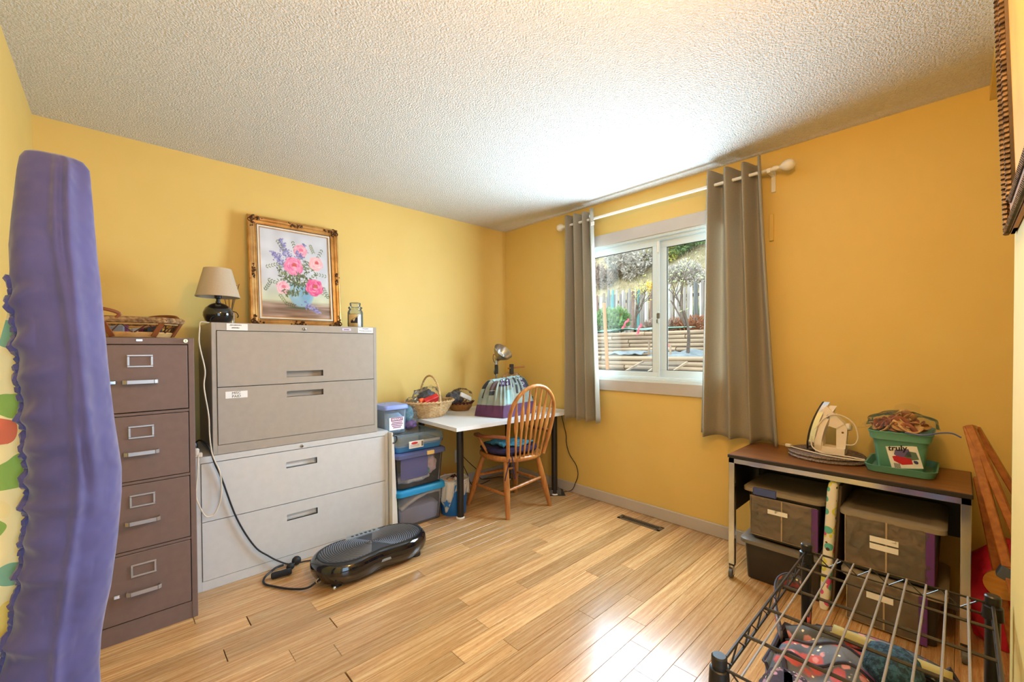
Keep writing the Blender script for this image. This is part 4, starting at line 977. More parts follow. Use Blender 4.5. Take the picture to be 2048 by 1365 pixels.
tag(blob((-1.312, -.335, .775), .052, .18, 4, .8, .9, 1.2).build('yarn_ball', 'yarn_teal', smooth=True), 'teal yarn ball in clear film right of the yarn tub', 'yarn')
tag(blob((-1.302, -.345, .694), .05, .2, 5, 1.1, .9, .7).build('yarn_ball', 'yarn_purple', smooth=True), 'purple yarn ball under the teal one on the blue case', 'yarn')
tag(blob((-1.305, -.345, .745), .09, .22, 6, .72, .75, 1.02).build('film_bag', 'cellophane', smooth=True), 'crinkled clear bag around the two yarn balls', 'bag')

# ------------------------------------------------------------------ desk
mat('desk_white', (226, 226, 226), .35, col2=(220, 220, 221), nscale=4)
mat('desk_leg_black', (32, 29, 30), .32)
dk = thing('desk', 'white desk with round black legs in the corner', 'desk', (-.6, -.45, 0))
poly = [(-1.222, -.836), (-.026, -.886), (-.022, -.06), (-1.19, -.045)]
MB().loft([[(x, y, z) for x, y in poly] for z in (.694, .72)]).build('desk_top', 'desk_white', dk)
for x, y in ((-1.05, -.638), (-.172, -.205), (-.166, -.791), (-1.08, -.15)):
    lg = MB().cyl((x, y, .012), (x, y, .694), .0255, 20).build('leg', 'desk_leg_black', dk, True)
    MB().lathe([(.03, 0), (.032, .003), (.032, .009), (.027, .014), (.001, .014)], (x, y, 0), 20).build('leg_foot', 'white_plastic', lg, True)

# ------------------------------------------------------------------ wicker basket with handle
mat('wicker', (208, 176, 128), .65, col2=(182, 144, 96), nscale=30)
wb_ = thing('wicker_basket', 'natural wicker basket with arched handle at the back of the desk', 'basket', (-1.085, -.27, .72))
wx, wy, wz = -1.085, -.27, .721
def wr(t): return .125+.085*t**.8, .088+.055*t**.8
wv = MB(); NR = 11; NS = 26
for k in range(NR):
    t = k/(NR-1); a, b = wr(t); pts = []
    for j in range(NS*2):
        an = 2*PI*j/(NS*2); o = .0035*(1 if (j+k) % 2 else -1); pts.append((wx+(a+o)*math.cos(an), wy+(b+o)*math.sin(an), wz+.006+.112*t))
    wv.tube(pts, .0048, 5, close=True)
wv.build('weave', 'wicker', wb_, True)
sk = MB()
for j in range(NS):
    an = 2*PI*j/NS
    sk.tube([(wx+wr(t)[0]*math.cos(an), wy+wr(t)[1]*math.sin(an), wz+.003+.118*t) for t in (0, .33, .66, 1)], .003, 5)
sk.build('stakes', 'wicker', wb_, True)
MB().loft([[(wx+.122*math.cos(2*PI*j/24), wy+.085*math.sin(2*PI*j/24), wz+h) for j in range(24)] for h in (0, .006)]).build('bottom', 'wicker', wb_)
rm = MB()
for q in range(2):
    rm.tube([(wx+(wr(1)[0]+.005+.005*math.cos(an*20+q*PI))*math.cos(an), wy+(wr(1)[1]+.005+.005*math.cos(an*20+q*PI))*math.sin(an), wz+.124+.005*math.sin(an*20+q*PI)) for an in np.linspace(0, 2*PI, 120)[:-1]], .006, 5, close=True)
rm.build('braided_rim', 'wicker', wb_, True)
hd = MB()
for q in range(2):
    hd.tube([(wx+.012+.004*math.cos(t*22+q*PI), wy-.150*math.cos(t)+.0, wz+.10+.225*math.sin(t)+.004*math.sin(t*22+q*PI)) for t in np.linspace(0, PI, 60)], .0055, 6)
hd.build('handle', 'wicker', wb_, True)
mat('craft_red', (206, 44, 40), .5); mat('craft_orange', (244, 106, 46), .5); mat('craft_dark', (74, 76, 84), .6, col2=(50, 52, 58), nscale=20)
clear('poly_bag', (236, 236, 238), .02, .08, bump=(12, .6, .015), ior=1.16)
tag(MB().obox((wx-.02, wy-.06, wz+.135), (.062, .0, .018), (0, .02, .012), (-.006, -.016, .026), .004).build('red_packet', 'craft_red'), 'red packet in the wicker basket', 'packet')
tag(MB().obox((wx-.098, wy-.05, wz+.14), (.018, 0, .004), (0, .012, 0), (-.003, 0, .016), .004).build('orange_packet', 'craft_orange'), 'small orange packet in the wicker basket', 'packet')
tag(blob((wx+.0, wy+.03, wz+.16), .06, .3, 3, 1.2, .8, .8).build('dark_bundle', 'craft_dark', smooth=True), 'dark grey bundle in plastic inside the wicker basket', 'bundle')
tag(blob((wx+.0, wy+.02, wz+.155), .088, .28, 11, 1.45, .95, .95).build('plastic_bag', 'poly_bag', smooth=True), 'clear plastic bag heaped in the wicker basket', 'bag')
tag(blob((wx-.14, wy+.0, wz+.13), .055, .3, 14, 1.1, .9, .7).build('plastic_bag', 'poly_bag', smooth=True), 'small clear plastic bag at the left end of the wicker basket', 'bag')
# brown bowl basket with ruffle
mat('bowl_wicker', (172, 122, 62), .65, col2=(140, 94, 44), nscale=30, bump=(90, .6, .003))
mat('ruffle_maroon', (88, 36, 34), .85, col2=(62, 24, 26), nscale=40)
ux, uy = -.690, -.150
ub = thing('ruffled_basket', 'round brown basket with maroon ruffle behind the wicker basket', 'basket', (ux, uy, .72))
q = MB()
for k in range(8):
    t = k/7; r = .075+.028*math.sin(t*PI*.6); q.tube([(ux+(r+.002*(1 if (j+k) % 2 else -1))*math.cos(2*PI*j/44), uy+(r+.002*(1 if (j+k) % 2 else -1))*math.sin(2*PI*j/44), .726+.058*t) for j in range(44)], .0048, 5, close=True)
q.lathe([(.072, .0), (.072, .006)], (ux, uy, .721), 24)
q.build('weave', 'bowl_wicker', ub, True)
MB().grid(lambda s, t: (ux+(.100+.018*t+.009*math.sin(s*2*PI*19)*(.3+t))*math.cos(2*PI*s), uy+(.100+.018*t+.009*math.sin(s*2*PI*19)*(.3+t))*math.sin(2*PI*s), .772+.026*t+.004*math.sin(s*2*PI*19+1)), 160, 5, True).build('ruffle', 'ruffle_maroon', ub, True, solid=.002)
mat('wool_grey', (92, 94, 100), .9, col2=(60, 62, 68), nscale=50, bump=(100, .9, .005))
tag(blob((ux-.06, uy-.01, .835), .062, .3, 21, 1.35, .9, .9).build('wool_bundle', 'wool_grey', smooth=True), 'dark grey wool bundle on the ruffled basket', 'wool')
tag(MB().obox((ux+.01, uy-.07, .842), (.055, 0, -.026), (0, .012, 0), (.006, 0, .018), .004).build('paper_slip', 'paper_white'), 'white paper band on the dark grey wool bundle', 'paper')
tag(blob((ux+.015, uy, .84), .085, .25, 24, 1.15, .95, .85).build('plastic_bag', 'poly_bag', smooth=True), 'clear plastic bag in the ruffled brown basket', 'bag')

# ------------------------------------------------------------------ fabric covered sewing machine (tote cover)
mat('cover_print', (150, 160, 150), .85, col2=(122, 132, 124), nscale=10)
mat('cover_purple', (92, 46, 84), .7, col2=(78, 38, 72), nscale=9)
mat('cover_plum', (70, 54, 84), .8)
mat('cover_aqua', (150, 182, 184), .8)
tt = thing('fabric_cover', 'gathered grey green and purple printed cloth cover standing on the desk', 'cover', (-.6, -.62, .72))
foot = [Vector((-.815, -.513, .722)), Vector((-.735, -.770, .722)), Vector((-.33, -.735, .722)), Vector((-.38, -.46, .722))]
ridge = [Vector((-.70, -.575, 1.0)), Vector((-.665, -.63, 1.0)), Vector((-.37, -.60, 1.02)), Vector((-.40, -.55, 1.02))]
def edge(poly, s):
    n = len(poly); L = [(poly[(i+1) % n]-poly[i]).length for i in range(n)]; T = sum(L); d = (s % 1)*T
    for i in range(n):
        if d <= L[i] or i == n-1: return poly[i].lerp(poly[(i+1) % n], min(1, d/L[i]))
        d -= L[i]
cen = Vector((-.565, -.61, 0))
def cov(s, t):
    a = edge(foot, s); b = edge(ridge, s); e = t**1.0
    p = a.lerp(b, e); p.z = a.z+(b.z-a.z)*math.sin(t*PI/2)**.95
    o = Vector((p.x-cen.x, p.y-cen.y, 0)); o = o.normalized() if o.length > 1e-5 else Vector((1, 0, 0))
    g = math.sin(s*2*PI*26+1.5*math.sin(s*2*PI*5))*.012*math.sin(min(1, t*1.2)*PI*.62)*min(1, t*4)
    bulge = .010*math.sin(t*PI)
    return p+o*(g+bulge)+Vector((0, 0, .012*math.sin(s*2*PI*13)*t**6))
MB().grid(lambda s, t: cov(s, .20*t), 260, 8, True).build('purple_band', 'cover_purple', tt, True)
MB().grid(lambda s, t: cov(s, .20+.80*t), 260, 36, True).build('printed_cloth', 'cover_print', tt, True)
q = MB(); q.loft([[cov(i/60, 1) for i in range(60)], [Vector(cov(i/60, 1)).lerp(Vector((-.53, -.59, 1.015)), .8) for i in range(60)]], False, True); q.build('gathered_top', 'cover_aqua', tt, True)
# printed patches and letters follow the cloth
def patch(s0, s1, t0, t1, m, nm='print_patch'):
    return MB().grid(lambda a, b: Vector(cov(s0+(s1-s0)*a, t0+(t1-t0)*b))+(Vector(cov(s0+(s1-s0)*a, t0+(t1-t0)*b))-Vector((cen.x, cen.y, .85))).normalized()*.0022, 16, 10).build(nm, m, tt, True)
mat('print_brown', (84, 62, 58), .8); mat('print_white', (228, 232, 232), .8); mat('print_black', (44, 46, 50), .8)
TOT = sum((foot[(i+1) % 4]-foot[i]).length for i in range(4)); s1 = (foot[1]-foot[0]).length/TOT; s2 = s1+(foot[2]-foot[1]).length/TOT
patch(s1*.30, s1*.62, .52, .86, 'print_brown'); patch(s1*.75, s1+.07, .62, .93, 'cover_plum'); patch(s1+.21, s1+.245, .5, .9, 'cover_plum'); patch(s1+.12, s1+.15, .40, .62, 'print_black')
patch(s1+.02, s1+.075, .22, .5, 'cover_aqua'); patch(s1*.42, s1*.58, .40, .50, 'print_black'); patch(s1+.085, s1+.11, .55, .92, 'cover_plum'); patch(s1+.12, s1+.15, .68, .94, 'print_black'); patch(s1*.05, s1*.10, .55, .9, 'print_black'); patch(s1+.25, s1+.275, .45, .85, 'print_black')
patch(s1*.10, s1*.22, .33, .74, 'print_black'); patch(s1*.13, s1*.19, .36, .42, 'print_white', 'print_letter'); patch(s1*.13, s1*.19, .46, .54, 'print_white', 'print_letter'); patch(s1*.13, s1*.19, .60, .68, 'print_white', 'print_letter')
patch(s1+.165, s1+.195, .40, .80, 'print_black')
for k in range(5): patch(s1+.171, s1+.190, .43+.075*k, .48+.075*k, 'print_white', 'print_letter')
def loop_print(s, t, r=.012):
    pts = []
    for k in range(12):
        a = 2*PI*k/12; p = Vector(cov(s+r*.55*math.cos(a), t+r*3.2*math.sin(a))); pts.append(p+(p-Vector((cen.x, cen.y, .85))).normalized()*.004)
    MB().tube(pts, .002, 5, close=True).build('print_letter', 'print_white', tt)
for s, t in ((s1*.8, .72), (s1*.85, .84), (s1*.97, .70), (s1*.97, .86), (s1+.04, .68), (s1+.04, .82), (s1+.222, .62), (s1+.227, .8)): loop_print(s, t)
# ------------------------------------------------------------------ clamp lamp
mat('spun_aluminium', (205, 200, 192), .3, 1.0, col2=(170, 164, 156), nscale=12)
mat('bulb_white', (240, 240, 238), .4)
cl_ = thing('clamp_lamp', 'metal reflector clamp lamp rising behind the cloth cover', 'lamp', (-.44, -.36, .72))
MB().lathe([(.075, 0), (.078, .006), (.07, .014), (.015, .02), (.001, .02)], (-.44, -.36, .72), 24).build('base', 'desk_leg_black', cl_, True)
MB().cyl((-.44, -.36, .735), (-.443, -.352, 1.10), .009, 10).build('stem', 'steel', cl_, True)
MB().box(-.455, -.427, -.368, -.343, 1.035, 1.115, .004).build('clamp', 'black_plastic', cl_)
MB().tube([(-.455, -.36, 1.03), (-.475, -.365, 1.045), (-.47, -.365, 1.075), (-.45, -.36, 1.09)], .003, 6, smooth=3).build('wing_screw', 'black_plastic', cl_, True)
hb0 = Vector((-.447, -.352, 1.115)); hax = Vector((.06, -.70, .68)).normalized()
MB().lathe([(.012, 0), (.018, .005), (.018, .05), (.024, .065), (.001, .066)], hb0, 20, axis=Vector((.12, -.05, 1)).normalized()).build('socket', 'spun_aluminium', cl_, True)
rb0 = Vector((-.435, -.36, 1.165))
MB().lathe([(.022, 0), (.03, .02), (.055, .045), (.078, .075), (.088, .105), (.0895, .106), (.0865, .106), (.0765, .077), (.053, .048), (.028, .024), (.001, .02)], rb0, 36, axis=hax).build('reflector', 'spun_aluminium', cl_, True)
bl = MB()
for k in range(3): bl.tube([rb0+hax*(.045+.009*k)+hax.orthogonal()*.022*math.cos(t)+hax.cross(hax.orthogonal())*.022*math.sin(t) for t in np.linspace(0, 2*PI, 20)[:-1]], .0055, 6, close=True)
bl.build('bulb', 'bulb_white', cl_, True)
MB().tube([(-.44, -.36, 1.19), (-.485, -.37, 1.21), (-.49, -.37, 1.16), (-.46, -.365, 1.13)], .0025, 6, smooth=4).build('cord', 'cord_black', cl_, True)
# odds behind: paper bag with a wooden handle tool
mat('kraft_paper', (196, 164, 128), .8, col2=(170, 136, 100), nscale=12, bump=(14, .8, .01))
mat('tool_wood', (176, 120, 74), .6)
tag(blob((-.17, -.24, .885), .13, .22, 31, .95, .6, 1.22).build('craft_bag', 'kraft_paper', smooth=True), 'crumpled tan paper bag in the corner behind the lamp', 'bag')
tl = thing('wooden_tool', 'tool with a wooden handle sticking out of the tan bag', 'tool', (-.19, -.29, 1.0))
MB().cyl((-.24, -.29, 1.075), (-.055, -.32, 1.088), .008, 10).build('shaft', 'tool_wood', tl, True)
MB().box(-.215, -.18, -.31, -.275, 1.02, 1.115, .006).build('head', 'craft_dark', tl)
tag(blob((-.09, -.25, .98), .05, .3, 35, .8, .7, .9).build('amber_bundle', 'bowl_wicker', smooth=True), 'small amber coloured bundle at the right of the tan bag', 'bundle')
tag(MB().lathe([(.045, 0), (.05, .005), (.05, .10), (.046, .10), (.046, .008), (.001, .006)], (-.16, -.47, .72), 20).build('glass_jar', 'clear_glass', smooth=True), 'small clear jar on the desk behind the chair', 'jar')
mat('box_pattern', (206, 176, 120), .7, col2=(150, 110, 80), nscale=40)
tag(MB().box(-.24, -.12, -.42, -.30, .72, .80, .003).build('small_box', 'box_pattern'), 'small patterned tan box at the back right of the desk', 'box')

# ------------------------------------------------------------------ windsor armchair
mat('chair_oak', (190, 128, 66), .34, col2=(160, 100, 46), nscale=7, nstretch=(6, 6, .9), coat=.3)
mat('arm_oak', (150, 86, 46), .34, col2=(132, 72, 36), nscale=7, coat=.3)
ch = thing('windsor_armchair', 'oak windsor armchair with bow back, seen from behind at the desk', 'chair', (-.62, -.72, 0))
CA = math.radians(-8); e1 = Vector((math.cos(CA), math.sin(CA), 0)); e2 = Vector((-math.sin(CA), math.cos(CA), 0)); CC = Vector((-.62, -.72, 0))
def cp(a, b, z): p = CC+e1*a+e2*b; return (p.x, p.y, z)
def seat_ring(z, off):
    pts = []
    for k in range(48):
        a = 2*PI*k/48; x, y = math.cos(a), math.sin(a); n = 2.5; r = (abs(x)**n+abs(y)**n)**(-1/n); w = .235 if y > 0 else .235-.03*(-y)**2
        pts.append(cp(x*r*w-off*x, y*r*.235-off*y-.01, z))
    return pts
MB().loft([seat_ring(.412, .022), seat_ring(.418, .008), seat_ring(.432, 0), seat_ring(.447, .002), seat_ring(.454, .012), seat_ring(.448, .05), seat_ring(.442, .12)]).build('seat', 'chair_oak', ch, True, 50)
legs = {'bl': ((-.15, -.16), (-.165, -.205)), 'br': ((.15, -.16), (.265, -.175)), 'fl': ((-.16, .14), (-.245, .24)), 'fr': ((.16, .14), (.225, .24))}
def leg_pt(k, z):
    (a0, b0), (a1, b1) = legs[k]; t = 1-z/.415; return Vector(cp(a0+(a1-a0)*t, b0+(b1-b0)*t, z))
for k in legs:
    p, q_ = leg_pt(k, .42), leg_pt(k, 0.0)
    q = MB().tube([p.lerp(q_, t) for t in np.linspace(0, 1, 13)], .02, 14, rfun=lambda t: .0165+.0065*math.sin(min(1, t*1.5)*PI*.72)-.004*max(0, t-.7)/.3); 
    lg = q.build('leg', 'chair_oak', ch, True)
    MB().lathe([(.013, 0), (.014, .002), (.013, .004)], tuple(q_), 12).build('glide', 'white_plastic', lg)
def stretch(p, q): MB().tube([p.lerp(q, t) for t in np.linspace(0, 1, 9)], .012, 12, rfun=lambda t: .0085+.0045*math.sin(t*PI)).build('stretcher', 'chair_oak', ch, True)
stretch(leg_pt('bl', .20), leg_pt('br', .245)); stretch(leg_pt('bl', .17), leg_pt('fl', .17)); stretch(leg_pt('br', .21), leg_pt('fr', .2)); stretch(leg_pt('fl', .24), leg_pt('fr', .24))
def backy(z): return -.215-.13*((z-.45)/.54)
def bow(t):     # t 0..1 from left base to right base
    if t < .30: u = t/.30; x = -.165-.04*math.sin(u*PI/2); z = .445+.32*u
    elif t > .70: u = (1-t)/.30; x = .165+.04*math.sin(u*PI/2); z = .445+.32*u
    else: a = PI-(t-.30)/.40*PI; x = .205*math.cos(a); z = .765+.222*math.sin(a)
    return Vector(cp(x, backy(z), z))
bp = [bow(t) for t in np.linspace(0, 1, 65)]
MB().tube(bp, .0145, 12).build('bow', 'chair_oak', ch, True)
n = 7
for k in range(n):
    f = (k-(n-1)/2)/((n-1)/2); xb = .115*f; xt = .165*f
    zt = .765+.222*math.sqrt(max(0, 1-(xt/.205)**2)); b0 = Vector(cp(xb, -.235, .448)); t0 = Vector(cp(xt, backy(zt), zt))
    pts = []; N = 16; sp = MB(); rings = []
    for j in range(N):
        u = j/(N-1); p = b0.lerp(t0, u); w = .0065+.0105*math.exp(-((u-.60)/.16)**4)*.8+(.0035*math.sin(u*PI)); d = .0058
        up = (t0-b0).normalized(); ax = e1-up*e1.dot(up); ax.normalize(); ay = up.cross(ax)
        rings.append([tuple(p+ax*w*math.cos(2*PI*i/10)+ay*d*math.sin(2*PI*i/10)) for i in range(10)])
    sp.loft(rings).build('spindle', 'chair_oak', ch, True)
for s in (-1, 1):
    arm = [Vector(cp(s*.205, backy(.62)+.005, .615)), Vector(cp(s*.245, -.15, .612)), Vector(cp(s*.275, -.05, .600)), Vector(cp(s*.275, .03, .598)), Vector(cp(s*.262, .085, .600))]
    q = MB(); P = []
    for i in range(len(arm)-1):
        for j in range(5): P.append(arm[i].lerp(arm[i+1], j/5))
    P.append(arm[-1]); rings = []
    for i, p in enumerate(P):
        d = (P[min(i+1, len(P)-1)]-P[max(i-1, 0)]).normalized(); X = d.cross(Vector((0, 0, 1))).normalized(); u = i/(len(P)-1); w = .016+.014*u**1.5 if u < .93 else .022; h = .013
        if i in (0, len(P)-1): w *= .6; h *= .6
        rings.append([tuple(p+X*w*math.copysign(abs(math.cos(2*PI*k/12))**.7, math.cos(2*PI*k/12))+Vector((0, 0, 1))*h*math.copysign(abs(math.sin(2*PI*k/12))**.7, math.sin(2*PI*k/12))) for k in range(12)])
    q.loft(rings).build('arm', 'arm_oak', ch, True)
    for bb in (.0, ):
        MB().tube([Vector(cp(s*.20, .02, .45)).lerp(Vector(cp(s*.272, .04, .595)), t) for t in np.linspace(0, 1, 7)], .01, 10, rfun=lambda t: .0085+.003*math.sin(t*PI)).build('arm_post', 'chair_oak', ch, True)
mat('cushion_navy', (36, 30, 62), .9, col2=(50, 40, 80), nscale=20, bump=(60, .5, .003))
cu = thing('seat_cushion', 'dark navy tie-on cushion on the windsor chair', 'cushion', (-.62, -.70, .455))
def cush(z, f): return [cp(f*.205*math.cos(2*PI*k/40)*(1+.12*abs(math.sin(4*PI*k/40))), .02+f*.195*math.sin(2*PI*k/40)*(1+.12*abs(math.sin(4*PI*k/40))), z+.006*fbm(k*.5, z*40)) for k in range(40)]
MB().loft([cush(.457, .85), cush(.462, .98), cush(.478, 1.02), cush(.494, .97), cush(.502, .8), cush(.505, .4)]).build('pad', 'cushion_navy', cu, True)
for dx in (-.02, .01): MB().tube([cp(-.13+dx, -.19, .475), cp(-.15+dx, -.235, .44), cp(-.155+dx*2, -.24, .37), cp(-.15+dx*3, -.235, .30)], .004, 5, smooth=4).build('tie', 'cushion_navy', cu, True)
mat('crochet_teal', (78, 150, 168), .95, col2=(46, 104, 128), nscale=70, bump=(150, 1, .006))
tag(MB().grid(lambda u, v: cp(-.15+.30*u+.02*fbm(v*4, 2), -.13+.26*v+.02*fbm(u*4, 5), .516+.012*fbm(u*6, v*6, 3)+.01*math.sin(u*9+v*4)), 40, 34).build('crochet_cloth', 'crochet_teal', smooth=True, solid=.014), 'teal crocheted cloth lying on the navy chair cushion', 'cloth')

# ------------------------------------------------------------------ waste bin
mat('bin_blue', (28, 108, 190), .45)
mat('bag_white', (232, 232, 234), .5, translucent=.35, bump=(24, .8, .01))
wx, wy = -1.015, -.50
wbn = thing('waste_bin', 'blue waste bin with a white bag liner beside the front desk leg', 'waste bin', (wx, wy, 0))
MB().lathe([(.092, 0), (.095, .004), (.112, .24), (.109, .24), (.092, .008), (.001, .006)], (wx, wy, 0), 36).build('bucket', 'bin_blue', wbn, True)
ca = math.atan2(CAM.y-wy, CAM.x-wx)
def lin_fn(s, t):
    a = 2*PI*s; low = .165+.03*math.sin(3*a+1)+.02*math.sin(5*a)
    drop = .262+(low-.262)*t if t > 0 else .262
    r = .1155+.010*t*math.sin(a*7)+.004*math.sin(a*17+t*5)-.012*(t > .8)*(t-.8)*2
    # front swag hangs lower
    d = math.cos(a-ca+.42); extra = -.10*max(0, d)**8*t
    return (wx+r*math.cos(a), wy+r*math.sin(a), drop+extra+.006*math.sin(a*9)*(t < .05))
MB().grid(lin_fn, 90, 14, True).build('bag_liner', 'bag_white', wbn, True, solid=.0012)
MB().lathe([(.1165, .258), (.118, .263), (.1125, .266), (.106, .24), (.1, .18)], (wx, wy, 0), 40).build('bag_inside', 'bag_white', wbn, True, solid=.001)
# star shaped cut-out print on the bag
star = []
for k in range(10):
    a = PI/2+k*PI/5; r = .034 if k % 2 == 0 else .017; star.append((r*math.cos(a), r*math.sin(a)))
q = MB(); sc = ca-.40
q.add([(wx+.128*math.cos(sc+p[0]/.128), wy+.128*math.sin(sc+p[0]/.128), .105+p[1]) for p in star]+[(wx+.128*math.cos(sc), wy+.128*math.sin(sc), .105)], [(i, (i+1) % 10, 10) for i in range(10)])
q.build('star_print', 'bin_blue', wbn, solid=.001)
for k, (dx, dy, m) in enumerate(((-.04, 0, 'kraft_paper'), (.02, -.03, 'fabric_white'), (.03, .04, 'ruffle_maroon'))):
    tag(blob((wx+dx, wy+dy, .235), .045, .35, 50+k, 1, 1, .8).build('crumpled_paper', m, smooth=True), ('tan crumpled paper in the blue waste bin', 'white crumpled paper in the blue waste bin', 'dark red scrap in the blue waste bin')[k], 'waste', 'waste in the blue bin')

# ------------------------------------------------------------------ wall outlet, cords under the desk, foot pedal, floor register
ot = thing('wall_outlet', 'white wall outlet with two black plugs under the desk', 'outlet', (-.61, 0, .27))
MB().box(-.648, -.574, -.007, 0, .212, .33, .003).build('cover_plate', 'white_plastic', ot)
for z in (.298, .245): MB().box(-.628, -.595, -.04, -.007, z-.013, z+.013, .004).build('plug', 'black_plastic', ot)
cd = thing('power_leads', 'black leads running from the wall outlet along the floor under the desk', 'leads', (-.5, -.1, 0))
MB().tube([(-.61, -.04, .298), (-.55, -.08, .22), (-.45, -.09, .12), (-.40, -.07, .03), (-.30, -.06, .006), (-.18, -.10, .006), (-.13, -.22, .006)], .0035, 6, smooth=6).build('cord', 'cord_black', cd, True)
MB().tube([(-.61, -.04, .245), (-.58, -.10, .12), (-.55, -.13, .02), (-.45, -.14, .006), (-.32, -.11, .006)], .0035, 6, smooth=6).build('cord', 'cord_black', cd, True)
fp = thing('foot_pedal', 'grey sewing foot pedal on the floor by the window wall', 'foot pedal', (-.12, -.77, 0))
mat('pedal_grey', (88, 86, 84), .45); mat('pedal_mat', (48, 48, 46), .7)
R5 = Matrix.Translation((-.118, -.745, 0)) @ Matrix.Rotation(math.radians(48), 4, 'Z')
MB().box(-.1, .1, -.085, .085, 0, .004, .001).xf(R5).build('mat', 'pedal_mat', fp)
MB().prism([(-.085, .005), (.075, .005), (.078, .018), (-.085, .045)], 'y', -.05, .05).xf(R5).build('pedal', 'pedal_grey', fp)
MB().box(.066, .0785, -.045, .045, .006, .016, .002).xf(R5).build('front_strip', 'steel', fp)
MB().tube([(-.16, -.80, .02), (-.03, -.86, .02), (-.02, -.90, .09), (-.02, -.93, .17), (-.02, -.91, .25), (-.02, -.84, .33), (-.02, -.805, .42), (-.02, -.80, .50), (-.02, -.775, .58), (-.03, -.75, .69)], .0035, 6, smooth=6).build('cord', 'cord_black', fp, True)
vn = thing('floor_register', 'brown metal floor register near the window wall baseboard', 'floor vent', (-.165, -1.605, 0))
mat('register_bronze', (112, 92, 66), .45, .5)
vx0, vx1, vy0, vy1 = -.208, -.134, -1.772, -1.437
MB().box(vx0, vx1, vy0, vy0+.024, 0, .004, .001).box(vx0, vx1, vy1-.024, vy1, 0, .004, .001).box(vx0, vx0+.016, vy0, vy1, 0, .004, .001).box(vx1-.016, vx1, vy0, vy1, 0, .004, .001).build('frame', 'register_bronze', vn)
MB().box(vx0+.012, vx1-.012, vy0+.02, vy1-.02, 0.0002, .0008).build('duct_shade', 'slot_shade', vn)  # dark sheet under the slats, painted in place of a shaded duct
ob = MB().box(vx0+.016, vx1-.016, 0, .0035, .0008, .0035).build('slat', 'register_bronze', vn)
ob.location.y = vy0+.03-(-1.605); base = ob.data
ob.location = (0, 0, 0)
bpy.data.objects.remove(ob)
for k in range(22):
    o = MB().box(vx0+.016, vx1-.016, vy0+.028+k*.0127, vy0+.0322+k*.0127, .0008, .0035).build('slat', 'register_bronze', vn)

# ------------------------------------------------------------------ typing table
mat('laminate_walnut', (134, 84, 46), .35, col2=(104, 62, 32), nscale=5, nstretch=(14, .9, 1), detail=6)
mat('edge_black', (38, 32, 30), .45)
mat('panel_black', (26, 24, 23), .4)
TX0, TX1, TY0, TY1, TZ = -.474, -.022, -3.216, -2.308, .676
ty = thing('typing_table', 'walnut topped typing table with chrome legs under the right curtain', 'table', (-.25, -2.76, 0))
tp = MB().box(TX0, TX1, TY0, TY1, TZ-.0185, TZ-.001, .002).build('edge_band', 'edge_black', ty)
MB().box(TX0+.004, TX1-.004, TY0+.004, TY1-.004, TZ-.002, TZ).build('table_top', 'laminate_walnut', ty)
MB().box(TX0+.004, TX0+.03, TY0+.004, TY1-.004, TZ-.046, TZ-.019, .002).build('front_rail', 'chrome', ty)
MB().box(TX1-.03, TX1-.004, TY0+.004, TY1-.004, TZ-.046, TZ-.019, .002).build('back_rail', 'chrome', ty)
for y0, y1 in ((TY0+.004, TY0+.034), (TY1-.034, TY1-.004)):
    for x0 in (TX0+.004, TX1-.034):
        lg = MB().box(x0, x0+.03, y0, y1, .075, TZ-.019, .002).build('leg', 'chrome', ty)
        MB().box(x0+.002, x0+.028, y0+.002, y1-.002, .066, .076).build('caster_cup', 'panel_black', lg)
        yc = (y0+y1)/2
        MB().cyl((x0+.004, yc-.008, .026), (x0+.004, yc+.008, .026), .026, 18).build('caster_wheel', 'pedal_grey', lg, True)
        MB().box(x0-.004, x0+.018, yc-.012, yc-.009, .02, .068, .001).box(x0-.004, x0+.018, yc+.009, yc+.012, .02, .068, .001).build('caster_fork', 'chrome', lg)
    sx = (y0+y1)/2
    MB().box(TX0+.034, TX1-.034, sx-.006, sx+.006, .36, TZ-.019).build('side_panel', 'panel_black', ty)
    MB().box(TX0+.034, TX1-.034, sx-.008, sx+.008, TZ-.046, TZ-.019).build('side_rail', 'chrome', ty)
MB().box(TX1-.012, TX1-.006, TY0+.034, TY1-.034, .36, TZ-.046).build('back_panel', 'panel_black', ty)

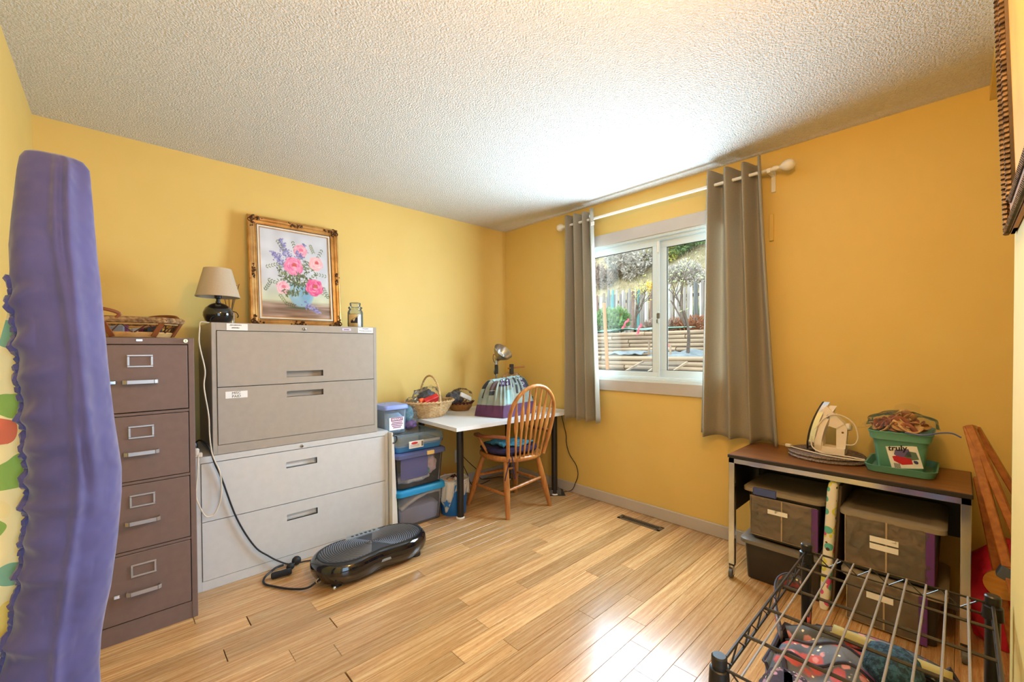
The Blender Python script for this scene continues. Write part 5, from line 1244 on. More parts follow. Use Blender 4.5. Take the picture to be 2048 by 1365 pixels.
# ------------------------------------------------------------------ bins under the typing table
mat('bin_dark', (46, 40, 38), .35, col2=(38, 33, 31), nscale=6)
mat('lid_taupe', (150, 140, 124), .45, translucent=.1)
mat('lid_smoke', (116, 112, 106), .4)
mat('latch_blue', (66, 84, 150), .4)
mat('contents_brown', (150, 136, 127), .45, col2=(132, 118, 110), nscale=6)
clear('zip_film', (226, 220, 214), .06, .12, bump=(9, .9, .05), ior=1.45)
mat('zip_purple', (98, 52, 128), .4)
mat('film_edge', (176, 156, 128), .5)
def dark_bin(label, x0, x1, y0, y1, z0, z1, lidm, latch, lid_over=.016, lid_h=.035, group='dark bins under the typing table'):
    cx, cy, hx, hy = (x0+x1)/2, (y0+y1)/2, (x1-x0)/2, (y1-y0)/2
    t = thing('storage_bin', label, 'storage bin', (cx, cy, z0), group); zt = z1-lid_h*.6
    rloft(MB(), [(z0, hx-.016, hy-.02, .02), (z0+.004, hx-.012, hy-.016, .022), (zt, hx-.003, hy-.004, .025)], cx, cy).build('tub', 'bin_dark', t, True)
    rloft(MB(), [(z1-lid_h, hx+.004, hy+.006, .03), (z1-lid_h+.004, hx+lid_over, hy+lid_over, .035), (z1-.012, hx+lid_over, hy+lid_over, .035), (z1-.003, hx+lid_over-.014, hy+lid_over-.014, .03), (z1-.003, hx-.02, hy-.02, .03), (z1-.009, hx-.03, hy-.03, .03)], cx, cy).build('lid', lidm, t, True)
    if latch:
        MB().box(x0-lid_over-.006, x0-lid_over+.01, cy+latch[0], cy+latch[1], z1-lid_h-.008, z1-.004, .004).build('latch', 'latch_blue', t, label='blue latch')
    return t
def zip_pocket(label, x, y0, y1, z0, z1, notes, seed):
    t = thing('zip_pocket', label, 'zip pocket', (x, (y0+y1)/2, z0)); 
    MB().box(x-.004, x, y0, y1, z0, z1, .001).build('contents', 'contents_brown', t)
    MB().grid(lambda u, v: (x-.008-.007*abs(fbm(u*6+seed, v*5+u*4))-.002, y0+(y1-y0)*u, z0+(z1-z0)*v), 26, 20).build('film', 'zip_film', t, True)
    MB().tube([(x-.008, y0, z0), (x-.008, y1, z0), (x-.008, y1, z1)], .003, 5).build('film_edge', 'film_edge', t)
    MB().box(x-.012, x-.001, y0-.006, y0+.022, z0-.006, z1-.002, .002).build('zip_strip', 'zip_purple', t, label='purple zip strip')
    yc = (y0+y1)/2
    MB().box(x-.0125, x-.0115, yc-.002, yc+.004, z0, z1).build('film_seam', 'film_edge', t)
    for (a, b, c, d, s) in notes:
        MB().add([(x-.0135, a, c), (x-.0135, b, c+s), (x-.0135, b, d+s), (x-.0135, a, d)], [(0, 1, 2, 3)]).build('paper_label', 'paper_white', t, solid=.0008)
    return t
dark_bin('dark lower bin on the floor under the left half of the typing table', -.408, -.06, -2.735, -2.365, 0, .228, 'lid_smoke', None)
dark_bin('upper left dark bin with taupe lid and blue latch under the typing table', -.40, -.06, -2.715, -2.38, .230, .512, 'lid_taupe', (.02, .13))
dark_bin('dark lower right bin on the floor under the typing table', -.447, -.06, -3.135, -2.815, 0, .238, 'lid_taupe', None)
dark_bin('dark upper right bin with taupe lid under the typing table', -.447, -.06, -3.13, -2.81, .240, .515, 'lid_taupe', None)
zip_pocket('clear zip pocket with one white label on the upper left dark bin', -.405, -2.70, -2.405, .255, .462, ((-2.578, -2.488, .385, .408, .0),), 1)
zip_pocket('clear zip pocket with two white labels on the upper right dark bin', -.4515, -3.105, -2.818, .268, .488, ((-3.0, -2.905, .392, .417, .0), (-3.0, -2.905, .360, .385, .0)), 2)
zip_pocket('clear zip pocket with one grey white label on the lower right dark bin', -.4515, -3.085, -2.825, .012, .215, ((-2.985, -2.895, .135, .162, .0),), 3)
# patterned tabletop ironing board standing on edge
def dots_material():
    m = mat('dots_fabric', (232, 230, 222), .85); nt = m.node_tree; n = nt.nodes; L = nt.links; b = n['Principled BSDF']
    tc = n.new('ShaderNodeTexCoord'); mp = n.new('ShaderNodeMapping'); mp.inputs['Scale'].default_value = (1, 1, 1); L.new(tc.outputs['Object'], mp.inputs[0])
    cur = None
    cols = [((214, 216, 90), 20, (.20, .32), 0), ((214, 84, 150), 17, (0, .22), 3.1), ((96, 186, 180), 15, (0, .2), 7.7), ((84, 60, 56), 24, (0, .14), 11.3)]
    prev = (*lin((232, 230, 222)), 1)
    for c, sc, (a, z), off in cols:
        mp2 = n.new('ShaderNodeMapping'); mp2.inputs['Location'].default_value = (off, off, off); L.new(tc.outputs['Object'], mp2.inputs[0])
        v = n.new('ShaderNodeTexVoronoi'); v.inputs['Scale'].default_value = sc; v.inputs['Randomness'].default_value = .8; L.new(mp2.outputs[0], v.inputs['Vector'])
        g1 = n.new('ShaderNodeMath'); g1.operation = 'LESS_THAN'; g1.inputs[1].default_value = z*1.35; L.new(v.outputs['Distance'], g1.inputs[0])
        g2 = n.new('ShaderNodeMath'); g2.operation = 'GREATER_THAN'; g2.inputs[1].default_value = a*1.35-1e-4; L.new(v.outputs['Distance'], g2.inputs[0])
        g = n.new('ShaderNodeMath'); g.operation = 'MULTIPLY'; L.new(g1.outputs[0], g.inputs[0]); L.new(g2.outputs[0], g.inputs[1])
        mx = n.new('ShaderNodeMix'); mx.data_type = 'RGBA'; L.new(g.outputs[0], mx.inputs[0])
        if cur is None: mx.inputs[6].default_value = prev
        else: L.new(cur, mx.inputs[6])
        mx.inputs[7].default_value = (*lin(c), 1); cur = mx.outputs[2]
    L.new(cur, b.inputs['Base Color'])
dots_material()
mat('board_tape', (92, 76, 66), .8)
ib = thing('tabletop_ironing_board', 'small dotted ironing board standing on edge between the dark bins', 'ironing board', (-.45, -2.755, 0))
def ibp(x): return -2.733-.048*x
q = MB(); rings = []
for z, y, hw_ in ((.0, -2.735, .016), (.02, -2.737, .02), (.58, -2.766, .02), (.61, -2.77, .018), (.622, -2.773, .008)):
    rings.append(rr(.17, hw_, min(.014, hw_*.8), 4, -.285, y, z+.002))
q.loft(rings).build('padded_cover', 'dots_fabric', ib, True)
rings = []
for z, y in ((.01, -2.764), (.60, -2.793)): rings.append(rr(.15, .006, .004, 2, -.27, y, z+.002))
MB().loft(rings).build('underside', 'board_tape', ib)

# ------------------------------------------------------------------ round pads and iron
mat('pad_tweed', (132, 112, 102), .95, col2=(92, 76, 70), nscale=160, bump=(260, 1, .004), ramp=(.4, .6))
mat('pad_edge', (168, 150, 138), .95, col2=(110, 94, 86), nscale=200, bump=(260, 1, .004))
def pad(label, cx, cy, z, rx, ry, h):
    t = thing('braided_pad', label, 'pad', (cx, cy, z), 'stacked tweed pads')
    q = MB().lathe([(.94, 0), (.99, h*.25), (1, h*.5), (.985, h*.8), (.95, h*.98), (.7, h), (.001, h)], (cx, cy, z), 48, sx=rx, sy=ry); q.build('pad', 'pad_tweed', t, True)
    MB().tube([(cx+rx*.985*math.cos(2*PI*k/60), cy+ry*.985*math.sin(2*PI*k/60), z+h*.45+.001*math.sin(k*2.3)) for k in range(60)], h*.34, 6, close=True).build('rolled_edge', 'pad_edge', t, True)
    return t
pad('lower grey tweed oval pad on the typing table', -.19, -2.70, TZ+.001, .155, .168, .016)
pad('upper grey tweed oval pad under the iron', -.185, -2.692, TZ+.018, .152, .163, .016)
mat('iron_white', (238, 226, 214), .3)
mat('iron_sole', (40, 32, 28), .3, .3)
mat('iron_amber', (120, 60, 20), .2)
ir = thing('clothes_iron', 'white steam iron standing on its heel on the tweed pads', 'iron', (-.19, -2.69, TZ+.034))
IZ = TZ+.035; ix, iyb = -.20, -2.628       # sole plate faces +Y
def irp(w, d, h): return (ix+w, iyb-d, IZ+h)       # w across, d away from the sole, h up
def sole_w(t): return .052*math.cos(max(0, t-.12)/.88*PI/2)**.62 if t > .12 else .05*(.8+.2*t/.12)
def slab(d0, d1, s, m, nm, h1=.252, inset=0, lean=.22):
    q = MB(); rings = []
    for d in (d0, d1):
        pts = []
        ts = np.linspace(0, 1, 22)
        for t in ts: pts.append((sole_w(t)*s-inset if sole_w(t)*s > inset else 0.0005, t))
        ring = [irp(w, d+ (t**2)*.060, .008+t*h1) for w, t in pts]+[irp(-w, d+(t**2)*.060, .008+t*h1) for w, t in pts[::-1]]
        rings.append(ring)
    return q.loft(rings).build(nm, m, ir, True)
slab(-.006, .002, 1.0, 'iron_sole', 'sole_plate'); slab(.002, .026, .97, 'chrome', 'skirt'); slab(.026, .056, .88, 'iron_white', 'body', .235)
# handle frame in profile
def prof_part(outer, w, nm, m): return MB().loft([[irp(-w, d, h) for d, h in outer], [irp(w, d, h) for d, h in outer]]).build(nm, m, ir, True, 50)
prof_part([(.03, .0), (.152, .0), (.153, .03), (.03, .034)], .036, 'heel', 'iron_white')
prof_part([(.116, .028), (.153, .028), (.159, .10), (.16, .13), (.150, .157), (.116, .132)], .021, 'handle', 'iron_white')
prof_part([(.03, .128), (.063, .128), (.088, .138), (.116, .13), (.150, .156), (.116, .195), (.094, .22), (.076, .243), (.05, .21)], .026, 'tank', 'iron_white')
prof_part([(.03, .03), (.063, .03), (.061, .13), (.03, .13)], .030, 'front_column', 'iron_white')
MB().lathe([(.016, 0), (.018, .004), (.018, .022), (.012, .026), (.001, .026)], irp(0, .150, .138), 18, axis=(-.2, -1, .2)).build('dial', 'white_plastic', ir, True)
MB().sphere(irp(-.022, .142, .112), .005, 10).build('pilot_light', 'iron_amber', ir, True)
MB().sphere(irp(-.027, .082, .185), .010, 12, .4, .7, 1.2).build('badge', 'odd_grey', ir, True)
MB().tube([irp(-.015, .153, .05), irp(-.03, .19, .06), irp(-.034, .205, .10), irp(-.034, .19, .16), irp(-.034, .15, .195), irp(-.036, .10, .20), irp(-.04, .055, .16), irp(-.045, .02, .09), irp(-.055, .02, .03), irp(-.065, .06, .004), irp(-.07, .13, .004), irp(-.08, .20, .004), irp(-.10, .24, .004), irp(-.125, .21, .004), irp(-.12, .10, .004), irp(-.06, -.02, .004), irp(-.03, -.08, .006)], .0032, 7, smooth=6).build('cord', 'cord_beige', ir, True)
MB().obox(irp(-.026, -.092, .010), (.004, .014, 0), (-.010, .003, 0), (0, 0, .008), .003).build('plug', 'cord_beige', ir)
for dz in (.006, .014): MB().obox(irp(-.02, -.115, dz), (.003, .01, 0), (-.003, .001, 0), (0, 0, .0008)).build('plug_pin', 'brass', ir)

# ------------------------------------------------------------------ teal planter with saucer and a bag of dried apple
mat('teal_plastic', (98, 160, 144), .42); 
PX, PY = -.205, -2.99
sc_ = thing('planter_saucer', 'teal plastic saucer tray on the typing table', 'saucer', (PX, PY, TZ))
rloft(MB(), [(TZ+.001, .13, .105, .03), (TZ+.003, .135, .112, .035), (TZ+.03, .145, .122, .04), (TZ+.034, .147, .124, .04), (TZ+.034, .141, .118, .04), (TZ+.008, .128, .105, .035)], PX, PY).build('tray', 'teal_plastic', sc_, True)
pt = thing('planter', 'square teal plastic planter with a printed label standing in the saucer', 'planter', (PX, PY, TZ+.008))
rloft(MB(), [(TZ+.009, .10, .075, .02), (TZ+.012, .104, .078, .02), (TZ+.155, .12, .092, .022), (TZ+.156, .132, .103, .028), (TZ+.182, .136, .107, .03), (TZ+.192, .142, .112, .03), (TZ+.194, .140, .110, .03), (TZ+.182, .128, .099, .028), (TZ+.02, .098, .072, .02)], PX, PY).build('pot', 'teal_plastic', pt, True, 50)
xf_ = PX-.1125
def lab(y, z):  # point on the planter front
    return (PX-.104-(z-TZ-.012)/.143*.016-.0012, y, z)
lq = MB(); lq.add([lab(-2.943, TZ+.122), lab(-3.047, TZ+.140), lab(-3.069, TZ+.042), lab(-2.965, TZ+.022)], [(0, 1, 2, 3)])
lbl = lq.build('label', 'paper_white', pt, solid=.001)
def quad(pts, m, nm='label_print'):
    q = MB(); q.add([Vector(lab(y, z))+Vector((-.0012, 0, 0)) for y, z in pts], [tuple(range(len(pts)))]); return q.build(nm, m, lbl)
mat('print_violet', (104, 94, 150), .6); mat('print_red', (196, 36, 52), .6); mat('print_green', (96, 122, 110), .6); mat('print_navy', (44, 50, 100), .6)
quad([(-2.975, TZ+.112), (-3.02, TZ+.122), (-3.032, TZ+.088), (-2.99, TZ+.078), (-2.972, TZ+.09)], 'print_violet')
quad([(-3.02, TZ+.112), (-3.045, TZ+.11), (-3.055, TZ+.08), (-3.03, TZ+.072), (-3.005, TZ+.085)], 'print_green')
quad([(-2.966, TZ+.08), (-2.98, TZ+.085), (-3.03, TZ+.08), (-3.035, TZ+.055), (-3.0, TZ+.046), (-2.972, TZ+.06)], 'print_red')
for k in range(9): quad([(-2.971-k*.0024, TZ+.050), (-2.9722-k*.0024, TZ+.050), (-2.9765-k*.0024, TZ+.028), (-2.9753-k*.0024, TZ+.028)], 'ink_black', 'barcode_bar')
MB().lathe([(.009, 0), (.009, .0008), (.001, .0008)], Vector(lab(-3.045, TZ+.066))+Vector((-.001, 0, 0)), 16, axis=(-1, 0, .1), sy=.75).build('label_print', 'print_navy', lbl)
text('lettering', 'truly', .034, Vector(lab(-2.984, TZ+.120))+Vector((-.0018, 0, 0)), (0, -1, .14), (-.1, .05, 1), 'ink_black', lbl, bold=.0008)
mat('dried_apple', (226, 190, 128), .7, col2=(196, 140, 84), nscale=30); mat('dried_apple_dark', (176, 104, 66), .7, col2=(140, 80, 70), nscale=30)
rg = random.Random(6); sl_mesh = []
for m in ('dried_apple', 'dried_apple_dark'):
    for k in range(2):
        q = MB().grid(lambda u, v: ((.014+.022*v)*math.cos(2*PI*u*.97), (.014+.022*v)*math.sin(2*PI*u*.97), .006*math.sin(2*PI*u*2+k*2)+.004*v), 18, 3).build('apple_slice', m, smooth=True, solid=.003)
        sl_mesh.append(q)
cnt = 0
for k in range(34):
    src = sl_mesh[rg.choice((0, 0, 1, 1, 2, 3))]; o = src.copy(); COL.objects.link(o)
    a = rg.uniform(0, 2*PI); r = rg.random()**.5
    yy = PY+.085*r*math.cos(a); xx = PX-.02+.095*r*math.sin(a)
    o.location = (xx, yy, TZ+.195+.07*(1-r*.8)*rg.uniform(.3, 1)); o.rotation_euler = (rg.uniform(-.9, .9), rg.uniform(-.9, .9), rg.uniform(0, 6))
    tag(o, 'dried apple ring in the clear bag on the teal planter', 'apple slice', 'dried apple rings')
for s in sl_mesh: bpy.data.objects.remove(s)
ab = thing('snack_bag', 'clear zip bag of dried apple rings lying on the teal planter', 'bag', (PX, PY, TZ+.19))
def bagf(s, t):
    a = 2*PI*s; R = math.sin(min(1, t*1.02)*PI/2)
    ex = .145*R; ey = .135*R
    z = TZ+.197+.078*math.cos(t*PI/2)**.8*(1+.15*fbm(math.cos(a)*2, math.sin(a)*2, t*3))
    return (PX-.015+ex*math.cos(a)*(1+.08*fbm(a*2, t*4)), PY+ey*math.sin(a)*(1+.12*fbm(a*2, t*4, 4)), z)
MB().grid(bagf, 60, 14, True).build('film', 'poly_bag', ab, True)
MB().tube([(PX-.15, PY-.02, TZ+.20), (PX-.15, PY-.08, TZ+.197), (PX-.13, PY-.13, TZ+.21), (PX-.12, PY-.165, TZ+.212), (PX-.12, PY-.192, TZ+.198)], .0035, 6, smooth=5).build('zip_strip', 'lid_indigo', ab, True)
MB().grid(lambda u, v: (PX-.05+.1*v, PY+.10+.06*u, TZ+.20+.02*math.sin(u*4+v*3)), 10, 8).build('film_flap', 'poly_bag', ab, True)
MB().grid(lambda u, v: (PX-.02+.08*u, PY-.06+.09*v, TZ+.275+.03*v*(1-v)*2+.02*u), 8, 8).build('film_flap', 'poly_bag', ab, True)

# ------------------------------------------------------------------ full-size ironing board with a purple cover, upright by the left wall
mat('cover_cotton', (76, 76, 138), .75, col2=(67, 66, 120), nscale=5, bump=(5.5, .7, .05), sheen=.35)
mat('stitch_white', (214, 210, 222), .8)
def fruit_material():
    m = mat('fruit_fabric', (236, 220, 160), .85); nt = m.node_tree; n = nt.nodes; L = nt.links; b = n['Principled BSDF']
    tc = n.new('ShaderNodeTexCoord'); nz = n.new('ShaderNodeTexNoise'); nz.inputs['Scale'].default_value = 8; L.new(tc.outputs['Object'], nz.inputs['Vector'])
    ad = n.new('ShaderNodeMix'); ad.data_type = 'RGBA'; ad.blend_type = 'ADD'; ad.inputs[0].default_value = .12; L.new(tc.outputs['Object'], ad.inputs[6]); L.new(nz.outputs['Color'], ad.inputs[7])
    v = n.new('ShaderNodeTexVoronoi'); v.inputs['Scale'].default_value = 13; L.new(ad.outputs[2], v.inputs['Vector'])
    sp = n.new('ShaderNodeSeparateColor'); L.new(v.outputs['Color'], sp.inputs[0])
    rp = n.new('ShaderNodeValToRGB'); rp.color_ramp.interpolation = 'CONSTANT'; e = rp.color_ramp.elements; e[0].position = 0; e[0].color = (*lin((238, 222, 158)), 1)
    e[1].position = .34; e[1].color = (*lin((212, 112, 84)), 1)
    for p, c in ((.5, (236, 208, 110)), (.64, (128, 178, 150)), (.78, (140, 178, 86)), (.88, (240, 230, 190))): x = e.new(p); x.color = (*lin(c), 1)
    L.new(sp.outputs[0], rp.inputs[0])
    mx = n.new('ShaderNodeMix'); mx.data_type = 'RGBA'; mx.inputs[6].default_value = (*lin((240, 226, 170)), 1); L.new(rp.outputs[0], mx.inputs[7])
    lt = n.new('ShaderNodeMath'); lt.operation = 'LESS_THAN'; lt.inputs[1].default_value = .52; L.new(v.outputs['Distance'], lt.inputs[0]); L.new(lt.outputs[0], mx.inputs[0])
    L.new(mx.outputs[2], b.inputs['Base Color'])
fruit_material()
bd = thing('ironing_board', 'ironing board stood on end in a loose purple cover at the left', 'ironing board', (-3.0, -1.66, 0))
PR = [(1.727, -3.041, -2.968), (1.722, -3.05, -2.956), (1.707, -3.058, -2.946), (1.676, -3.062, -2.945), (1.617, -3.067, -2.942), (1.558, -3.072, -2.939), (1.499, -3.076, -2.935), (1.428, -3.075, -2.929), (1.321, -3.069, -2.924), (1.2, -3.064, -2.916), (1.079, -3.058, -2.909), (0.956, -3.056, -2.897), (0.894, -3.058, -2.898), (0.834, -3.061, -2.903), (0.774, -3.066, -2.908), (0.716, -3.072, -2.914), (0.657, -3.08, -2.92), (0.601, -3.09, -2.93), (0.544, -3.099, -2.938), (0.47, -3.109, -2.943)]
zs = [p[0] for p in PR][::-1]; xl = [p[1] for p in PR][::-1]; xr = [p[2] for p in PR][::-1]
zs = [0.0]+zs; xl = [xl[0]-.02]+xl; xr = [xr[0]+.01]+xr
ZT = zs[-1]; ZH = np.interp(505, [0, 1], [0, 1]) if False else None
def sil(z): return float(np.interp(z, zs, xl)), float(np.interp(z, zs, xr))
def puff(z): return .065*min(1, math.sqrt(max(0, (ZT+.004-z))/.22))
def cover(s, t):
    """s 0..1: hem -> front -> right edge -> back; t 0..1: floor -> nose"""
    z = ZT*(1-(1-t)**1.0); a, b = sil(z); c = (a+b)/2; h = (b-a)/2; th = puff(z)
    A = PI+.10+s*(2*PI-.7)   # leaves a gap at the left back
    x = c-h*math.cos(A-PI)*1.0; y = -1.69-th*math.sin(A-PI)
    x = c+h*-math.cos(A-PI)
    # ridge and wrinkles
    front = max(0, math.sin(A-PI))
    open_ = 1 if z < 1.40 else max(0, 1-(z-1.40)/.05)
    g = math.exp(-s/.07)*open_
    wr = .007*math.sin(z*120+4*fbm(z*7, s*4))*g
    # tapering tucks that start at the hem and die out across the front
    for zc, ln, up in ((1.36, .22, .3), (1.27, .16, .25), (1.19, .30, .2), (1.10, .20, .15), (1.03, .34, .10), (.96, .22, .05), (.90, .40, 0.0), (.82, .24, -.05), (.75, .36, -.08), (.68, .2, -.1), (.60, .34, -.12), (.52, .26, -.12)):
        u_ = s/ln
        if u_ < 1.3: wr += .026*open_*math.exp(-((z-zc-up*s*.6)/(.012+.018*u_))**2)*max(0, 1-u_)**.7
    big = .014*fbm(x*5+3, z*2.2, 1.7)+.006*fbm(x*9, z*5-x*6, 4.1)
    # a long soft ridge down the right and a hanging fold ending near the widest point
    xc = (x-c)/h
    tri = .020*math.exp(-((xc-.42)/.16)**2)*min(1, max(0, (z-.86)/.2))+.012*math.exp(-((xc-.1-.25*fbm(z*2, 1))/.12)**2)
    d = (wr+big+tri)*min(1, (ZT-z)/.05+.15)
    return (x-.25*d*(1-front), y-d*(.55+.45*front), z)
MB().grid(cover, 150, 320).build('purple_cover', 'cover_cotton', bd, True, 80, solid=.0015)
# gathered elastic hem with white stitching down the left opening
hem = []
for k in range(241):
    t = k/240*1.43/ZT; p = Vector(cover(0.0, t)); hem.append(p+Vector((.002*math.sin(k*2.2), -.003*math.sin(k*1.7), 0)))
MB().tube(hem, .0085, 7, rfun=lambda t: .0085+.0016*math.sin(t*400)).build('gathered_hem', 'cover_cotton', bd, True)
st_ = MB()
for k in range(0, 240, 2): st_.tube([hem[k]+Vector((.0075, -.0065, 0)), hem[k+1]+Vector((.0075, -.0065, 0))], .0011, 4)
st_.build('stitching', 'stitch_white', bd)
MB().prism([(-3.165, .0), (-2.96, .0), (-2.94, .9), (-2.95, 1.3), (-2.99, 1.55), (-3.03, 1.52), (-3.068, 1.43), (-3.086, 1.333), (-3.108, 1.22), (-3.14, 1.05), (-3.165, .85)], 'y', -1.672, -1.642).build('padded_board', 'fruit_fabric', bd)

# ------------------------------------------------------------------ carved frame on the front wall beside the closet
mat('frame_umber', (72, 52, 34), .5, col2=(48, 34, 22), nscale=20)
mat('frame_rope', (128, 104, 78), .4, .3, col2=(60, 44, 32), nscale=60)
mat('frame_oak', (170, 112, 52), .5)
mat('picture_gold', (206, 160, 58), .6, col2=(190, 142, 46), nscale=6)
cf = thing('carved_frame', 'dark rope-carved picture frame hanging by the closet at the far right', 'picture frame', (-1.75, YF, 1.51))
fz0, fz1, fx1, fx0 = 1.505, 2.3, -1.455, -2.15
def fy(z, o=0): return YF+.016+.034*(z-fz0)+o       # front face leans into the room at the top
def fbox(x0, x1, z0, z1, o0, o1, nm, m):
    q = MB(); q.add([(x0, YF+.002 if o0 is None else fy(z0, o0), z0), (x1, YF+.002 if o0 is None else fy(z0, o0), z0), (x1, fy(z0, o1), z0), (x0, fy(z0, o1), z0), (x0, YF+.002 if o0 is None else fy(z1, o0), z1), (x1, YF+.002 if o0 is None else fy(z1, o0), z1), (x1, fy(z1, o1), z1), (x0, fy(z1, o1), z1)], [(0, 1, 2, 3), (4, 7, 6, 5), (0, 4, 5, 1), (1, 5, 6, 2), (2, 6, 7, 3), (3, 7, 4, 0)])
    return q.build(nm, m, cf)
fbox(fx1-.07, fx1, fz0, fz1, None, -.008, 'frame_side', 'frame_umber'); fbox(fx0, fx0+.07, fz0, fz1, None, -.008, 'frame_side', 'frame_umber')
fbox(fx0, fx1, fz0, fz0+.07, None, -.0075, 'frame_side', 'frame_oak'); fbox(fx0, fx1, fz1-.07, fz1, None, -.0075, 'frame_side', 'frame_umber')
fbox(fx0+.07, fx1-.07, fz0+.07, fz1-.07, None, -.0135, 'picture', 'picture_gold')
def rope(p, q, r, nm):
    p, q = Vector(p), Vector(q); L = (q-p).length; n = int(L/.011); m = MB(); d = (q-p).normalized()
    for k in range(n):
        c = p+d*(k+.5)*L/n; m.tube([c-d*.006+Vector((-.003, .001, 0)), c+d*.006+Vector((.003, -.001, 0))], r, 6)
    m.build(nm, 'frame_rope', cf, True)
rope((fx1-.006, fy(fz0, -.002), fz0), (fx1-.006, fy(fz1, -.002), fz1), .0055, 'rope_carving'); rope((fx1-.062, fy(fz0+.06, -.006), fz0+.06), (fx1-.062, fy(fz1-.06, -.006), fz1-.06), .0065, 'rope_carving')
rope((fx0, fy(fz0, -.002), fz0+.006), (fx1, fy(fz0, -.002), fz0+.006), .0055, 'rope_carving'); rope((fx0+.06, fy(fz0, -.006), fz0+.062), (fx1-.06, fy(fz0, -.006), fz0+.062), .0065, 'rope_carving')

# ------------------------------------------------------------------ folding oak stand, red bag and wooden disc in the closet opening
mat('stand_oak', (176, 108, 46), .4, col2=(148, 84, 32), nscale=6, nstretch=(1, 8, 8), coat=.2)
mat('strap_slate', (74, 84, 98), .6)
fs = thing('folding_stand', 'folding oak stand leaning in the closet opening at the right', 'wooden stand', (-.5, -3.28, 0))
MB().beam((-.33, -3.2, .925), (-.45, -3.305, .42), .028, .05, (1, 0, .2), .003).build('leg', 'stand_oak', fs)
MB().beam((-.45, -3.305, .42), (-.56, -3.385, .0), .028, .05, (1, 0, .2), .003).build('leg', 'stand_oak', fs)
MB().beam((-.33, -3.205, .93), (-.42, -3.35, .47), .026, .06, (1, 0, .2), .003).build('rail', 'stand_oak', fs)
MB().beam((-.22, -3.225, .91), (-.28, -3.36, .60), .022, .04, (1, 0, .2), .003).build('rail', 'stand_oak', fs)
MB().beam((-.24, -3.23, .70), (-.30, -3.335, .02), .026, .045, (1, 0, .2), .003).build('leg', 'stand_oak', fs)
MB().cyl((-.345, -3.213, .915), (-.21, -3.222, .905), .012, 10).build('dowel', 'stand_oak', fs, True)
MB().obox((-.46, -3.312, .395), (.024, 0, 0), (.003, .03, .012), (0, -.008, .022), .003).build('strap', 'strap_slate', fs)
mat('bag_red', (228, 48, 88), .45, col2=(206, 32, 68), nscale=7, translucent=.15, bump=(10, .8, .02))
def redf(s, t):
    a = 2*PI*s; r = (.10+.03*math.sin(t*PI))*(1-.55*max(0, t-.72)/.28); r *= 1+.22*fbm(math.cos(a)*2, math.sin(a)*2, t*4)+.08*fbm(math.cos(a)*6, math.sin(a)*6, t*9)
    return (-.17+.9*r*math.cos(a), -3.325+1.0*r*math.sin(a), .004+.43*t)
rbg = thing('red_bag', 'crumpled red plastic bag on the floor behind the oak stand', 'bag', (-.17, -3.325, 0))
q = MB(); q.grid(redf, 60, 40, True); q.loft([[redf(k/60, 1) for k in range(60)], [(-.17, -3.325, .44)]*60], False, False); q.loft([[redf(k/60, 0) for k in range(60)], [(-.17, -3.325, .004)]*60], False, False)
q.build('bag_body', 'bag_red', rbg, True)
mat('disc_wood', (216, 160, 76), .5, col2=(190, 130, 54), nscale=4, nstretch=(1, 1, 14))
tag(MB().cyl((-.335, -3.30, .30), (-.32, -3.302, .30), .055, 28).build('wooden_disc', 'disc_wood'), 'round pale wooden disc against the red bag', 'disc')

# ------------------------------------------------------------------ black wire rack in the foreground
mat('wire_black', (64, 60, 58), .35, .6)
mat('wire_grey', (146, 145, 146), .35, .35)
mat('post_black', (34, 33, 34), .4, .4)
rk = thing('wire_rack', 'black wire shelving rack in the right foreground', 'wire rack', (-1.8, -3.05, 0))
RX0, RX1, RY0, RY1, RZ = -2.110, -1.475, -3.231, -2.880, .676
for x, y in ((RX0, RY1), (RX1, RY1), (RX1, RY0), (RX0, RY0)):
    ps_ = MB().cyl((x, y, .012), (x, y, RZ+.012), .0125, 16).build('post', 'post_black', rk, True)
    MB().lathe([(.0135, 0), (.0135, .014), (.011, .0165), (.001, .0165)], (x, y, RZ+.004), 18).build('post_cap', 'black_plastic', ps_, True)
    MB().lathe([(.015, -.03), (.018, -.028), (.0165, .0), (.0135, .002)], (x, y, RZ-.004), 18).build('collar', 'post_black', ps_, True)
    MB().lathe([(.016, 0), (.018, .004), (.012, .014), (.001, .014)], (x, y, 0), 14).build('post_foot', 'black_plastic', ps_, True)
def shelf(z):
    sh = MB().tube([(RX0, RY0, z), (RX1, RY0, z), (RX1, RY1, z), (RX0, RY1, z)], .0034, 6, close=True).tube([(RX0, RY0, z-.028), (RX1, RY0, z-.028), (RX1, RY1, z-.028), (RX0, RY1, z-.028)], .0034, 6, close=True).build('shelf_rim', 'wire_black', rk)
    def zig(p, q, n, nm='zigzag_wire'):
        p, q = Vector(p), Vector(q); pts = [p.lerp(q, k/n)-Vector((0, 0, .028 if k % 2 else 0)) for k in range(n+1)]; MB().tube(pts, .0018, 5).build(nm, 'wire_black', sh)
    zig((RX0+.02, RY1, z), (RX1-.02, RY1, z), 16); zig((RX1, RY0+.02, z), (RX1, RY1-.02, z), 10); zig((RX0+.02, RY0, z), (RX1-.02, RY0, z), 16); zig((RX0, RY0+.02, z), (RX0, RY1-.02, z), 10)
    for k in range(9):
        y = RY1-.037-.0345*k; MB().cyl((RX0, y, z+.001), (RX1, y, z+.001), .0022, 6).build('shelf_wire', 'wire_grey', sh)
    for k in range(5):
        x = RX1-.115-.13*k
        if x > RX0+.02: MB().cyl((x, RY0, z-.004), (x, RY1, z-.004), .0034, 6).build('cross_wire', 'wire_black', sh)
shelf(RZ); shelf(.25)
